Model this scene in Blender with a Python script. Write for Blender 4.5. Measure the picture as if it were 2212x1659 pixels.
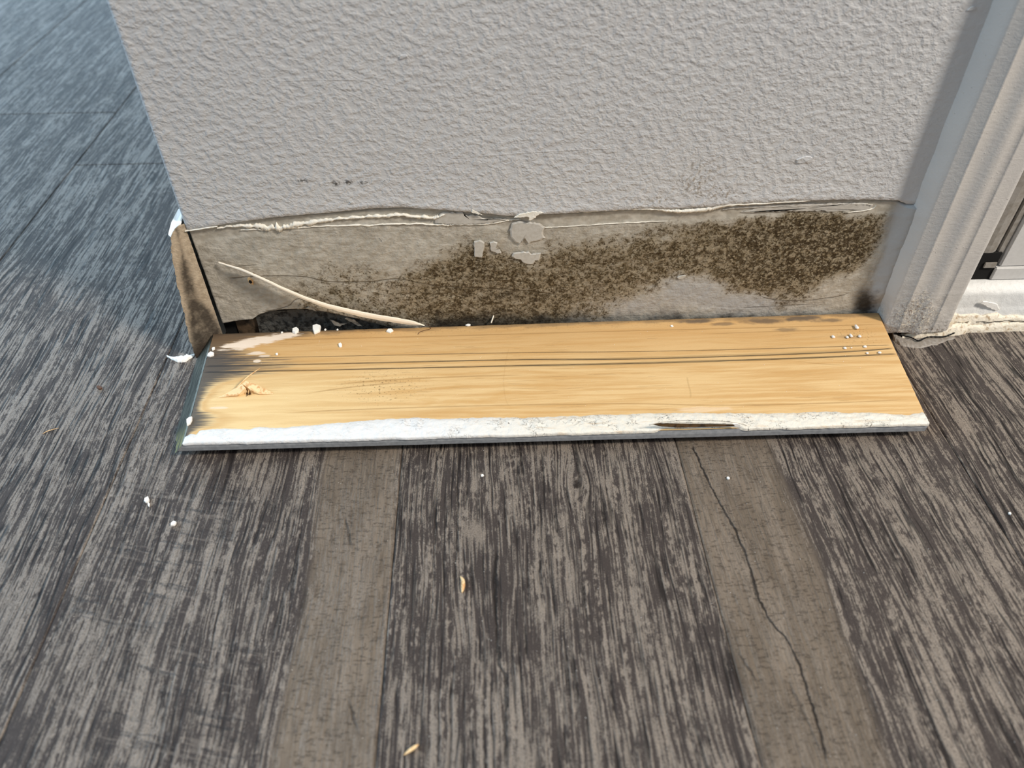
import bpy, bmesh, math, random
import numpy as np
from mathutils import Vector, Matrix

sc = bpy.context.scene
C = sc.collection
for o in list(bpy.data.objects):
    bpy.data.objects.remove(o)

# ------------------------------------------------------------------ camera
# room frame: X runs along the wall to the right, Y into the wall, Z up, metres. The wall face is y = 0.
FPX, PITCH, YAW = 1624.0, math.radians(43.87), math.radians(2.29)
CAM = np.array([0.0, -0.3535, 0.30])
cd = bpy.data.cameras.new('camera'); cam = bpy.data.objects.new('camera', cd); C.objects.link(cam)
cam.location = CAM.tolist()
cam.rotation_euler = (math.pi / 2 - PITCH, 0, -YAW)
cd.sensor_width = 36.0; cd.lens = 36.0 * FPX / 2212; cd.clip_start = 0.01
cd.dof.use_dof = True; cd.dof.focus_distance = 0.425; cd.dof.aperture_fstop = 8.0
sc.camera = cam

# ------------------------------------------------------------------ world, lights, exposure
W = bpy.data.worlds.new('world'); sc.world = W; W.use_nodes = True
bg = W.node_tree.nodes['Background']
bg.inputs[0].default_value = (0.87, 0.90, 0.95, 1); bg.inputs[1].default_value = 0.41

def area(name, loc, target, sx, sy, col, power):
    l = bpy.data.lights.new(name, 'AREA'); l.shape = 'RECTANGLE'; l.size = sx; l.size_y = sy
    l.color = col; l.energy = power
    o = bpy.data.objects.new(name, l); C.objects.link(o); o.location = loc
    o.rotation_euler = (Vector(target) - Vector(loc)).to_track_quat('-Z', 'Y').to_euler()
    return o
area('ceiling_lamp_light', (1.95, -1.12, 2.2), (0, 0, 0), 0.42, 0.42, (1.0, 0.92, 0.82), 98)
area('window_daylight', (-2.0, -0.12, 1.25), (0.1, 0.0, 0.0), 1.6, 1.5, (0.50, 0.76, 1.0), 42)
area('glass_door_daylight', (-2.1, 2.7, 1.15), (-0.3, 0.3, 0.0), 3.2, 2.2, (0.52, 0.78, 1.0), 58)

sc.view_settings.view_transform = 'Standard'; sc.view_settings.look = 'None'
sc.view_settings.exposure = 0.04; sc.view_settings.gamma = 1.0
sc.view_settings.use_curve_mapping = False

# ------------------------------------------------------------------ measuring helpers
_c, _s = math.cos(PITCH), math.sin(PITCH)
_hx, _hy = math.sin(YAW), math.cos(YAW)
def _ray(px, py):
    u = px - 1106.0; v = py - 829.5
    dn = FPX * _s + v * _c; fw = FPX * _c - v * _s
    return np.array([u * _hy + fw * _hx, -u * _hx + fw * _hy, -dn])
def onz(px, py, z=0.0):
    r = _ray(px, py); return CAM + r * ((z - CAM[2]) / r[2])
def ony(px, py, y=0.0):
    r = _ray(px, py); return CAM + r * ((y - CAM[1]) / r[1])
def onx(px, py, x):
    r = _ray(px, py); return CAM + r * ((x - CAM[0]) / r[0])

# numpy value noise
def _hash(ix, iy, seed):
    h = (ix.astype(np.int64) * 374761393 + iy.astype(np.int64) * 668265263 + seed * 1442695041) & 0xffffffff
    h = ((h ^ (h >> 13)) * 1274126177) & 0xffffffff
    return ((h ^ (h >> 16)) & 0xffff) / 65535.0
def vnoise(x, y, seed=0):
    x = np.asarray(x, float); y = np.asarray(y, float)
    ix = np.floor(x); iy = np.floor(y); fx = x - ix; fy = y - iy
    fx = fx * fx * (3 - 2 * fx); fy = fy * fy * (3 - 2 * fy)
    a = _hash(ix, iy, seed); b = _hash(ix + 1, iy, seed); c = _hash(ix, iy + 1, seed); d = _hash(ix + 1, iy + 1, seed)
    return (a * (1 - fx) + b * fx) * (1 - fy) + (c * (1 - fx) + d * fx) * fy
def fbm(x, y, seed=0, octs=4):
    r = 0; a = 1; t = 0
    for k in range(octs):
        r = r + a * vnoise(np.asarray(x) * 2 ** k, np.asarray(y) * 2 ** k, seed + k * 17); t += a; a *= 0.55
    return r / t - 0.5
def sstep(v, a, b):
    t = np.clip((v - a) / (b - a), 0, 1); return t * t * (3 - 2 * t)

# ------------------------------------------------------------------ object helpers
def tag(o, label=None, cat=None, group=None, kind=None):
    if label: o['label'] = label
    if cat: o['category'] = cat
    if group: o['group'] = group
    if kind: o['kind'] = kind
    return o
def empty(name, loc=(0, 0, 0)):
    o = bpy.data.objects.new(name, None); o.location = loc; o.empty_display_size = 0.02; C.objects.link(o); return o
def attach(o, parent):
    o.parent = parent; o.matrix_parent_inverse = Matrix.Translation(-Vector(parent.location)); return o
def mesh_obj(name, verts, faces, mats, parent=None, smooth=False, fmat=None, base=None):
    """verts in room coordinates; base = origin of the object."""
    verts = np.asarray(verts, float)
    b = np.array(base if base is not None else (0, 0, 0), float)
    me = bpy.data.meshes.new(name)
    me.from_pydata([tuple(v) for v in (verts - b)], [], [tuple(int(i) for i in f) for f in faces])
    for m in (mats if isinstance(mats, (list, tuple)) else [mats]): me.materials.append(m)
    if fmat is not None: me.polygons.foreach_set('material_index', np.asarray(fmat, dtype=np.int32))
    if smooth: me.polygons.foreach_set('use_smooth', [True] * len(me.polygons))
    me.update()
    o = bpy.data.objects.new(name, me); C.objects.link(o)
    o.location = b.tolist()
    if parent is not None: attach(o, parent)
    return o
def grid_faces(nr, nc, flip=False):
    i = np.arange(nr - 1)[:, None] * nc + np.arange(nc - 1)[None, :]
    q = np.stack([i, i + 1, i + nc + 1, i + nc], -1).reshape(-1, 4)
    return q[:, ::-1] if flip else q
def grid_obj(name, P, mat, parent=None, smooth=True, flip=False, attrs=None):
    """P: array rows x cols x 3."""
    nr, nc, _ = P.shape
    me = bpy.data.meshes.new(name)
    V = P.reshape(-1, 3); F = grid_faces(nr, nc, flip)
    me.vertices.add(len(V)); me.vertices.foreach_set('co', V.astype(np.float32).ravel())
    me.loops.add(F.size); me.loops.foreach_set('vertex_index', F.astype(np.int32).ravel())
    me.polygons.add(len(F)); me.polygons.foreach_set('loop_start', np.arange(0, F.size, 4, dtype=np.int32))
    me.materials.append(mat)
    if attrs:
        for k, v in attrs.items():
            a = me.attributes.new(k, 'FLOAT', 'POINT'); a.data.foreach_set('value', np.asarray(v, np.float32).ravel())
    me.update(calc_edges=True); me.validate()
    if smooth: me.polygons.foreach_set('use_smooth', [True] * len(me.polygons))
    o = bpy.data.objects.new(name, me); C.objects.link(o)
    if parent is not None: attach(o, parent)
    return o
def box(name, lo, hi, mat, parent=None, bevel=0.0):
    lo = np.array(lo, float); hi = np.array(hi, float); c = (lo + hi) / 2; c[2] = lo[2]
    bm = bmesh.new()
    bmesh.ops.create_cube(bm, size=1)
    for v in bm.verts:
        v.co = Vector([(lo[k] if v.co[k] < 0 else hi[k]) - c[k] for k in range(3)])
    if bevel: bmesh.ops.bevel(bm, geom=bm.edges[:], offset=bevel, segments=2, affect='EDGES')
    me = bpy.data.meshes.new(name); bm.to_mesh(me); bm.free(); me.materials.append(mat)
    o = bpy.data.objects.new(name, me); C.objects.link(o); o.location = c.tolist()
    if parent is not None: attach(o, parent)
    return o
def slab(name, poly, nrm, th, mat, parent=None, side=None, jitter=0.0, seed=0, lift=None):
    """thin sheet: outline poly (Nx3) extruded by th along nrm, edge chamfered."""
    rng = np.random.RandomState(seed)
    P = np.array(poly, float); n = np.array(nrm, float); n /= np.linalg.norm(n)
    if jitter:
        Q = []
        for i in range(len(P)):
            a, b = P[i], P[(i + 1) % len(P)]; L = np.linalg.norm(b - a); k = max(1, int(L / (jitter * 3)))
            t = np.cross(n, (b - a) / max(L, 1e-9))
            for j in range(k): Q.append(a + (b - a) * j / k + (t * rng.uniform(-jitter, jitter) if j else 0))
        P = np.array(Q)
    cen = P.mean(0); N = len(P)
    inner = cen + (P - cen) * 0.90
    top = inner + n * th
    V = np.vstack([P, P + n * th * 0.55, top, [cen + n * th]])
    F = []
    for i in range(N):
        j = (i + 1) % N
        F += [(i, j, N + j, N + i), (N + i, N + j, 2 * N + j, 2 * N + i), (2 * N + i, 2 * N + j, 3 * N)]
    F.append(tuple(range(N - 1, -1, -1)))
    me = bpy.data.meshes.new(name)
    me.from_pydata([tuple(v) for v in V - cen], [], F); me.materials.append(mat)
    bm = bmesh.new(); bm.from_mesh(me); bmesh.ops.recalc_face_normals(bm, faces=bm.faces); bm.to_mesh(me); bm.free()
    o = bpy.data.objects.new(name, me); C.objects.link(o); o.location = cen.tolist()
    if parent is not None: attach(o, parent)
    return o
def tube(name, pts, radii, mat, parent=None, seg=6, flat=1.0, up=(0, 0, 1)):
    P = np.array(pts, float); n = len(P)
    if np.isscalar(radii): radii = [radii] * n
    V = []; F = []
    for i in range(n):
        d = P[min(i + 1, n - 1)] - P[max(i - 1, 0)]; d /= np.linalg.norm(d)
        a = np.cross(d, up); a /= np.linalg.norm(a); b = np.cross(a, d)
        for k in range(seg):
            t = 2 * math.pi * k / seg
            V.append(P[i] + radii[i] * (math.cos(t) * b + flat * math.sin(t) * a))
    for i in range(n - 1):
        for k in range(seg):
            F.append((i * seg + k, i * seg + (k + 1) % seg, (i + 1) * seg + (k + 1) % seg, (i + 1) * seg + k))
    F.append(tuple(range(seg))[::-1]); F.append(tuple((n - 1) * seg + k for k in range(seg)))
    base = P.mean(0)
    o = mesh_obj(name, V, F, mat, None, True, base=base)
    if parent is not None: attach(o, parent)
    return o
def smoothpath(pts, n):
    """Catmull-Rom through 3-D points."""
    P = np.array(pts, float); P = np.vstack([2 * P[0] - P[1], P, 2 * P[-1] - P[-2]]); out = []
    m = len(P) - 3
    for q in np.linspace(0, m - 1e-6, n):
        i = int(q); t = q - i; a, b, c, d = P[i:i + 4]
        out.append(0.5 * (2 * b + (c - a) * t + (2 * a - 5 * b + 4 * c - d) * t * t + (-a + 3 * b - 3 * c + d) * t ** 3))
    return np.array(out)

# ------------------------------------------------------------------ node helpers
def lin(h):
    h = h.lstrip('#'); r = [int(h[i:i + 2], 16) / 255 for i in (0, 2, 4)]
    return tuple(((v + 0.055) / 1.055) ** 2.4 if v > 0.04045 else v / 12.92 for v in r) + (1,)
class S:
    def __init__(s, nb, sock): s.nb = nb; s.k = sock
    def __add__(a, b): return a.nb.m('ADD', a, b)
    __radd__ = __add__
    def __sub__(a, b): return a.nb.m('SUBTRACT', a, b)
    def __rsub__(a, b): return a.nb.m('SUBTRACT', b, a)
    def __mul__(a, b): return a.nb.m('MULTIPLY', a, b)
    __rmul__ = __mul__
    def __truediv__(a, b): return a.nb.m('DIVIDE', a, b)
    def abs(a): return a.nb.m('ABSOLUTE', a)
    def max(a, b): return a.nb.m('MAXIMUM', a, b)
    def min(a, b): return a.nb.m('MINIMUM', a, b)
    def clamp(a): return a.nb.m('ADD', a, 0.0, clamp=True)
class NB:
    def __init__(s, name):
        s.mat = bpy.data.materials.new(name); s.mat.use_nodes = True
        s.nt = s.mat.node_tree; s.bsdf = s.nt.nodes['Principled BSDF']
        s.bsdf.inputs['Specular IOR Level'].default_value = 0.4
    def n(s, t): return s.nt.nodes.new(t)
    def link(s, a, inp):
        if isinstance(a, S): s.nt.links.new(a.k, inp)
        else: inp.default_value = a
    def m(s, op, a, b=0.0, clamp=False):
        n = s.n('ShaderNodeMath'); n.operation = op; n.use_clamp = clamp
        s.link(a, n.inputs[0]); s.link(b, n.inputs[1]); return S(s, n.outputs[0])
    def pos(s):
        g = s.n('ShaderNodeNewGeometry'); x = s.n('ShaderNodeSeparateXYZ')
        s.nt.links.new(g.outputs['Position'], x.inputs[0])
        s.P = S(s, g.outputs['Position'])
        return [S(s, x.outputs[i]) for i in range(3)]
    def opos(s):
        g = s.n('ShaderNodeTexCoord'); x = s.n('ShaderNodeSeparateXYZ')
        s.nt.links.new(g.outputs['Object'], x.inputs[0])
        return [S(s, x.outputs[i]) for i in range(3)]
    def vec(s, x, y, z=0.0):
        n = s.n('ShaderNodeCombineXYZ')
        for i, v in enumerate((x, y, z)): s.link(v, n.inputs[i])
        return S(s, n.outputs[0])
    def noise(s, v, scale=1.0, detail=3.0, rough=0.55, dist=0.0):
        n = s.n('ShaderNodeTexNoise'); n.inputs['Scale'].default_value = scale; n.inputs['Detail'].default_value = detail
        n.inputs['Roughness'].default_value = rough; n.inputs['Distortion'].default_value = dist
        s.link(v, n.inputs['Vector']); return S(s, n.outputs[0])
    def voro(s, v, scale=1.0, feat='F1', out='Distance', rnd=1.0):
        n = s.n('ShaderNodeTexVoronoi'); n.feature = feat; n.inputs['Scale'].default_value = scale
        n.inputs['Randomness'].default_value = rnd
        s.link(v, n.inputs['Vector']); return S(s, n.outputs[out])
    def ss(s, v, lo, hi, a=0.0, b=1.0, kind='SMOOTHSTEP'):
        n = s.n('ShaderNodeMapRange'); n.interpolation_type = kind
        s.link(v, n.inputs[0]); n.inputs[1].default_value = lo; n.inputs[2].default_value = hi
        n.inputs[3].default_value = a; n.inputs[4].default_value = b; return S(s, n.outputs[0])
    def mix(s, f, a, b):
        n = s.n('ShaderNodeMix'); n.data_type = 'RGBA'; n.clamp_factor = True
        s.link(f, n.inputs[0])
        for v, i in ((a, n.inputs[6]), (b, n.inputs[7])):
            s.link(lin(v) if isinstance(v, str) else v, i)
        return S(s, n.outputs[2])
    def attr(s, name):
        n = s.n('ShaderNodeAttribute'); n.attribute_name = name; return S(s, n.outputs['Fac'])
    def curve(s, v, pts, lo, hi, vlo, vhi):
        """smooth function: v in lo..hi -> piecewise curve through pts [(v, f)], f in vlo..vhi"""
        u = s.ss(v, lo, hi, kind='LINEAR')
        n = s.n('ShaderNodeFloatCurve'); cu = n.mapping.curves[0]
        q = sorted(((a - lo) / (hi - lo), (b - vlo) / (vhi - vlo)) for a, b in pts)
        while len(cu.points) < len(q): cu.points.new(0.5, 0.5)
        for p, (a, b) in zip(cu.points, q): p.location = (min(max(a, 0), 1), min(max(b, 0), 1)); p.handle_type = 'AUTO'
        n.mapping.update(); s.link(u, n.inputs[1])
        return S(s, n.outputs[0]) * (vhi - vlo) + vlo
    def line(s, along, across, pts, w, soft=1.8, fade=0.004, wob=None):
        """mask of a thin drawn line across=f(along)"""
        a = [p[0] for p in pts]; lo, hi = min(a), max(a); b = [p[1] for p in pts]
        m_ = max(max(b) - min(b), 1e-4) * .05
        f = s.curve(along, pts, lo, hi, min(b) - m_, max(b) + m_)
        d = (across - f).abs()
        if wob is not None: d = d + wob
        k = s.ss(d, w, w * soft, 1.0, 0.0)
        return k * s.ss(along, lo, lo + fade) * s.ss(along, hi - fade, hi, 1.0, 0.0)
    def blob(s, x, y, cx, cy, rx, ry, wob=None, a=0.55, b=1.0):
        dx = (x - cx) * (1 / rx); dy = (y - cy) * (1 / ry)
        d = s.m('SQRT', dx * dx + dy * dy)
        if wob is not None: d = d + wob
        return s.ss(d, a, b, 1.0, 0.0)
    def out(s, col=None, rough=None, height=None, spec=None):
        if col is not None: s.link(lin(col) if isinstance(col, str) else col, s.bsdf.inputs['Base Color'])
        if rough is not None: s.link(rough, s.bsdf.inputs['Roughness'])
        if spec is not None: s.link(spec, s.bsdf.inputs['Specular IOR Level'])
        if height is not None:
            n = s.n('ShaderNodeBump'); n.inputs['Strength'].default_value = 1.0; n.inputs['Distance'].default_value = 1.0
            s.link(height, n.inputs['Height']); s.nt.links.new(n.outputs[0], s.bsdf.inputs['Normal'])
        return s.mat
def simple(name, col, rough=0.7, nscale=900, amp=0.00008, dark=None, dscale=300):
    b = NB(name); x, y, z = b.pos()
    c = lin(col)
    if dark: c = b.mix(b.ss(b.noise(b.P, dscale, 4), 0.45, 0.65), col, dark)
    return b.out(c, rough, b.noise(b.P, nscale, 3) * amp)

# ------------------------------------------------------------------ materials
# exposed drywall, lip and so on are measured on the wall plane; px lists are read off the photograph and
# unprojected on to the surface they lie on.
LIP = [(400, 498), (440, 492), (480, 485), (540, 476), (600, 468), (700, 460), (800, 450), (870, 447), (950, 452), (1040, 459),
       (1100, 466), (1160, 462), (1250, 458), (1340, 453), (1400, 450), (1450, 451), (1530, 446), (1580, 440), (1700, 434),
       (1800, 431), (1880, 431), (1940, 433), (1958, 440)]
LIPW = np.array([ony(*p)[[0, 2]] for p in LIP])
def lip_z(x): return np.interp(x, LIPW[:, 0], LIPW[:, 1])
XL = -0.1607
def corner_x(z): return 0.2362 - 0.027 * z        # inside corner of wall and casing

def wall_material():
    b = NB('wall_paint'); x, y, z = b.pos(); P = b.P
    fade = b.ss(x + z * 0.028, 0.218, 0.229, 1.0, 0.25)
    warp = b.noise(b.vec(x + z * 0.4, 0.0, z * 1.0), 60, 2) * 0.6
    big = b.noise(b.vec(x * 0.8 + z * 0.35, 0.0, z - x * 0.2), 270, 4, 0.55, 0.12)
    h1 = b.ss(big, 0.36, 0.70)
    h2 = b.noise(b.vec(x * 0.45, y, z + x * 0.25), 800, 2, 0.5)
    streak = b.noise(b.vec(x * 40, 0.0, z * 950 + warp * 3), 1.0, 2, 0.5)
    low = b.ss(z, 0.10, 0.15, 1.0, 0.35)
    h = (h1 * 0.00042 + h2 * 0.00020 + streak * low * 0.00016) * fade
    # two knife scratches, a long hairline and three faint ridges
    for (pts, w, amp) in (([(722, 185), (760, 203), (818, 230)], 0.0003, 0.00025), ([(750, 160), (800, 180), (850, 196)], 0.0002, 0.00012),
                          ([(975, 342), (1070, 335), (1200, 326), (1330, 320)], 0.00022, 0.00012), ([(590, 175), (720, 173), (800, 176)], 0.0002, 0.00012)):
        q = [ony(*p) for p in pts]
        h = h + b.line(x, z, [(p[0], p[2]) for p in q], w) * amp
    col = b.mix(b.noise(P, 25, 3), '#bdbcbc', '#c5c4c2')
    # black scuff marks left by a shoe or vacuum
    n = b.noise(b.vec(x * 700, 0.0, z * 900), 1.0, 3)
    sc_ = None
    for (cx, cy, rx, ry, lo) in ((653, 391, 18, 8, 0.50), (725, 396, 14, 9, 0.46), (752, 394, 14, 8, 0.44), (785, 395, 16, 6, 0.47), (835, 391, 18, 4, 0.54), (1092, 388, 20, 6, 0.58)):
        c = ony(cx, cy); r = ony(cx + rx, cy)[0] - c[0]; rz = abs(ony(cx, cy - ry)[2] - c[2])
        m_ = b.blob(x, z, c[0], c[2], r, rz, a=0.3) * b.ss(n, lo, lo + 0.06)
        sc_ = m_ if sc_ is None else sc_.max(m_)
    col = b.mix(sc_ * 0.85, col, '#3a3734')
    # small mould freckles above the torn edge
    n2 = b.noise(b.vec(x * 500, 0.0, z * 500), 1.0, 3)
    fr = None
    for (cx, cy, rx, ry) in ((1500, 400, 70, 45), (1520, 360, 60, 25), (1420, 432, 40, 22), (1560, 418, 60, 26)):
        c = ony(cx, cy); r = ony(cx + rx, cy)[0] - c[0]; rz = abs(ony(cx, cy - ry)[2] - c[2])
        m_ = b.blob(x, z, c[0], c[2], r, rz, a=0.2)
        fr = m_ if fr is None else fr.max(m_)
    col = b.mix(fr * b.ss(n2, 0.50, 0.62) * 0.7, col, '#7d6f5c')
    return b.out(col, b.ss(n2, 0.3, 0.7, 0.42, 0.55), h)

def drywall_material():
    b = NB('exposed_drywall'); x, y, z = b.pos(); P = b.P
    mould = b.attr('mould'); dark = b.attr('dark'); pale = b.attr('pale'); smooth_ = b.attr('smooth')
    n_mid = b.noise(b.vec(x * 0.8, y, z), 260, 5, 0.6)
    n_fine = b.noise(b.vec(x * 0.9, y, z), 1100, 4, 0.65)
    grain = b.noise(b.vec(x * 0.25 + z * .2, y, z), 700, 3)
    col = b.mix(b.ss(n_mid, 0.35, 0.65), '#a39c8f', '#b8b2a6')
    col = b.mix(pale, col, '#a6a5a3')
    n_blot = b.noise(b.vec(x * .9, y, z), 130, 4, 0.6)
    n_clus = b.noise(b.vec(x * .9, y, z + .7), 380, 4, 0.65, 0.5)
    mm = mould + (n_blot - .5) * .9 * b.ss(mould, .02, .3)
    soft = b.ss(mm + (n_mid - 0.5) * 0.9, 0.15, 1.0)
    col = b.mix(soft * 0.72, col, '#7d6c4c')
    clus = b.ss(n_clus + mm * 0.17, 0.56, 0.70) * b.ss(mm, 0.10, 0.5)
    col = b.mix(clus * 0.62, col, '#564527')
    spots = b.ss(n_fine + (n_clus - .5) * .5 + mm * 0.12, 0.60, 0.70) * b.ss(mm, 0.12, 0.6)
    col = b.mix(spots * 0.80, col, '#33260f')
    heavy = b.ss(mould + (n_blot - .5) * .3, .74, 1.06)
    cell = b.voro(b.vec(x * .9 + n_fine * .0012, y, z + n_mid * .0012), 430, 'F1')
    rings = b.ss(cell, 0.34, 0.52) * heavy * b.ss(n_clus, .38, .52)
    col = b.mix(rings * 0.55, col, '#2a1d0d')
    col = b.mix(heavy * b.ss(cell, 0.30, 0.10) * b.ss(n_clus, .36, .56) * 0.70, col, '#aa9b80')
    hi = b.ss(b.noise(b.vec(x + .3, y, z), 620, 3, 0.5, 0.5), 0.56, 0.66) * b.ss(mould, 0.2, 0.8)
    col = b.mix(hi * 0.50, col, '#b0a58e')
    col = b.mix(b.ss(dark + (n_mid - 0.5) * 0.9, 0.25, 0.95) * 0.92, col, '#262019')
    # hairline cracks in the old paint
    cr = None
    for (pts, w) in (([(490, 605), (560, 600), (640, 600), (720, 612), (800, 612), (850, 606), (900, 613), (960, 622), (1030, 625), (1120, 630), (1200, 640)], 0.00022),
                     ([(560, 678), (620, 665), (650, 648), (690, 660)], 0.00018), ([(1640, 640), (1720, 652), (1800, 645), (1840, 630)], 0.00018),
                     ([(1600, 668), (1680, 664), (1760, 660)], 0.00016), ([(480, 580), (560, 575)], 0.00012)):
        q = [ony(*p) for p in pts]
        m_ = b.line(x, z, [(p[0], p[2]) for p in q], w, 2.4, wob=(n_fine - 0.5) * 0.0005)
        cr = m_ if cr is None else cr.max(m_)
    col = b.mix(cr * 0.55, col, '#453a2a')
    rough_h = n_mid * 0.0003 + n_fine * 0.00025 + grain * 0.0003 + b.noise(P, 300, 3) * 0.0006 - spots * 0.00012 - rings * 0.0002 - cr * 0.0003
    h = rough_h * b.ss(smooth_, 0.0, 1.0, 1.0, 0.25)
    return b.out(col, 0.85, h, 0.2)

def paint_mat(name, col, amp=0.0002, sc_=500, grime=None, rough=0.5):
    b = NB(name); x, y, z = b.pos(); P = b.P
    n = b.noise(P, sc_, 3); nf = b.noise(P, 1600, 2)
    c = b.mix(b.noise(P, 60, 3), col, col)
    c = b.mix(b.ss(n, 0.3, 0.7) * 0.12, c, '#ffffff')
    if grime: c = b.mix(b.ss(b.noise(P, 350, 5, .65), 0.50, 0.68), c, grime)
    return b.out(c, rough, n * amp + nf * amp * 0.3)

def casing_material():
    b = NB('casing_paint'); x, y, z = b.pos(); P = b.P
    n = b.noise(b.vec(x * 0.5, y, z), 700, 2); nf = b.noise(P, 1500, 2)
    spray = b.ss(b.voro(P, 330, rnd=1.0), 0.0, 0.16, 1.0, 0.0) * b.ss(b.noise(P, 130, 2), .45, .6)
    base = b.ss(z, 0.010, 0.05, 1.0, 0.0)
    crumb = b.noise(b.vec(x, y, z), 480, 5, 0.7)
    # crumbling paint low on the casing
    cx = ony(2000, 640, -.010)
    dist = b.blob(x, z, cx[0] - .002, 0.018, 0.020, 0.024, wob=(b.noise(P, 90, 3) - .5) * 1.2, a=0.2)
    patch = (dist * b.ss(crumb, 0.44, 0.56)).max(b.ss(z + b.noise(P, 250, 4) * .006, 0.009, 0.014, 1.0, 0.0) * b.ss(crumb, .40, .55))
    c = b.mix(b.noise(P, 40, 3), '#b6b3b0', '#c2beb8')
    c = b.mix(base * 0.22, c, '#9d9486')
    c = b.mix(patch * b.ss(b.noise(P, 900, 3), .46, .58) * 0.75, c, '#7a6450')
    c = b.mix(dist * b.ss(b.noise(b.vec(x + .2, y, z), 800, 3), 0.54, 0.62) * 0.8, c, '#eadfca')
    h = n * 0.00018 + nf * 0.00008 + spray * 0.00022 + dist * crumb * 0.0016 + b.ss(z, .008, .03, 1., 0.) * b.noise(P, 260, 4) * 0.0012
    return b.out(c, 0.5, h)

def pine_material(RL, RR, FL, FR):
    """board back; u runs along the board, w from the rear edge (0) to the front edge (1)"""
    b = NB('pine_back'); x, y, z = b.pos(); P = b.P
    yr = (x - RL[0]) * ((RR[1] - RL[1]) / (RR[0] - RL[0])) + RL[1]
    yf = (x - FL[0]) * ((FR[1] - FL[1]) / (FR[0] - FL[0])) + FL[1]
    w = (yr - y) / (yr - yf)
    def W_(px, py):
        p = onz(px, py, 0.0125)
        a = (p[0] - RL[0]) / (RR[0] - RL[0]); r = RL[1] + a * (RR[1] - RL[1])
        a = (p[0] - FL[0]) / (FR[0] - FL[0]); f = FL[1] + a * (FR[1] - FL[1])
        return p[0], (r - p[1]) / (r - f)
    wn = w + (b.noise(b.vec(x * 9, w * 3), 1.0, 3) - 0.5) * 0.10
    g1 = b.noise(b.vec(x * 14, wn * 26), 1.0, 5, 0.6)
    g2 = b.noise(b.vec(x * 45, wn * 210), 1.0, 3, 0.6)
    col = b.mix(b.ss(g1, 0.35, 0.68), '#dcba86', '#c99f67')
    rear = b.ss(w + (g1 - .5) * .3, 0.02, 0.55, 1.0, 0.0)
    col = b.mix(rear * 0.60, col, '#c79b64')
    col = b.mix(b.ss(x, -.13, -.02, 1., 0.) * b.ss(w, .3, .6) * .45, col, '#f3d8a2')
    col = b.mix(b.ss(g2, 0.58, 0.72) * 0.28, col, '#b98a50')
    # knot-free flame figure in the middle
    fl = b.noise(b.vec(x * 30 + w * 3, wn * 12 - x * 8), 1.0, 3)
    col = b.mix(b.ss(fl, .52, .58) * b.blob(x, w, -.02, .75, .05, .35) * 0.30, col, '#c79a5c')
    # short dark resin ticks
    tk = b.noise(b.vec(x * 38, w * 330), 1.0, 1.5)
    tick = b.ss(tk, 0.685, 0.72) * b.ss(b.noise(b.vec(x * 12, w * 3, 4.0), 1.0, 2), 0.42, 0.60)
    col = b.mix(tick * 0.65, col, '#8d6234')
    # three saw kerfs that run the length of the back, plus long grain lines
    kerf = None; nk = b.noise(b.vec(x * 60, w * 8), 1.0, 3)
    K = ([(445, 775), (700, 770), (1106, 762), (1500, 757), (1925, 745)], [(440, 791), (700, 786), (1106, 777), (1500, 772), (1930, 752)],
         [(437, 804), (700, 799), (1106, 790), (1500, 781), (1938, 764)])
    for pts, wd in zip(K, (0.0016, 0.0034, 0.0036)):
        q = [W_(*p) for p in pts]
        m_ = b.line(x, w, q, wd, 1.9, wob=(nk - .5) * .006)
        kerf = m_ if kerf is None else kerf.max(m_)
    kb = None
    for pts, wd in (([(1100, 778), (1500, 770), (1930, 752)], .009), ([(1000, 791), (1500, 781), (1938, 764)], .010)):
        m_ = b.line(x, w, [W_(*p) for p in pts], wd, 1.5, 0.05, wob=(nk - .5) * .006); kb = m_ if kb is None else kb.max(m_)
    col = b.mix(kb * 0.34, col, '#7d6845')
    gl = None
    for pts in ([(560, 735), (900, 727), (1300, 716), (1700, 706), (1915, 700)], [(700, 835), (950, 815), (1150, 810)], [(600, 896), (900, 880), (1300, 872), (1700, 873), (1975, 862)],
                [(1500, 722), (1700, 715), (1900, 712)], [(1700, 778), (1780, 786), (1850, 789)], [(800, 858), (840, 857), (872, 855)], [(640, 855), (760, 836), (900, 824)]):
        m_ = b.line(x, w, [W_(*p) for p in pts], 0.0028, 2.6, 0.02, wob=(nk - .5) * .008)
        gl = m_ if gl is None else gl.max(m_)
    col = b.mix(gl * 0.45, col, '#96703f')
    col = b.mix(kerf * b.ss(nk, .35, .6, .6, .92), col, '#66553c')
    # fine dirt specks in a few patches
    sp = b.ss(b.noise(b.vec(x * 750, w * 66), 1.0, 3), 0.58, 0.66)
    pm = b.blob(x, w, W_(830, 835)[0], W_(830, 835)[1], .035, .22, a=.1).max(b.blob(x, w, W_(1850, 725)[0], W_(1850, 725)[1], .02, .16, a=.1) * .8).max(b.ss(w, .0, .12, 1., .0) * .5)
    col = b.mix(sp * pm * 0.75, col, '#6b5230')
    # black-blue water stain that wicked in from the mitred end
    wk = b.noise(b.vec(x * 32, w * 75), 1.0, 5, 0.7)
    edge = x - ((FL[0] - RL[0]) * w + RL[0])
    reach = b.curve(w, [(0, .078), (.06, .060), (.12, .018), (.22, .028), (.30, .044), (.38, .042), (.46, .018), (.52, .008), (.60, .005), (.72, .004), (.80, .013), (.86, .010), (.93, .002), (1, .001)], 0, 1, 0, 0.08)
    st = b.ss(edge / (reach + 0.0005) + (wk - .5) * 2.3, 0.25, 1.25, 1.0, 0.0)
    col = b.mix(st * 0.90, col, b.mix(b.ss(w, .12, .24), '#5a4b3e', '#383d43'))
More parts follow.
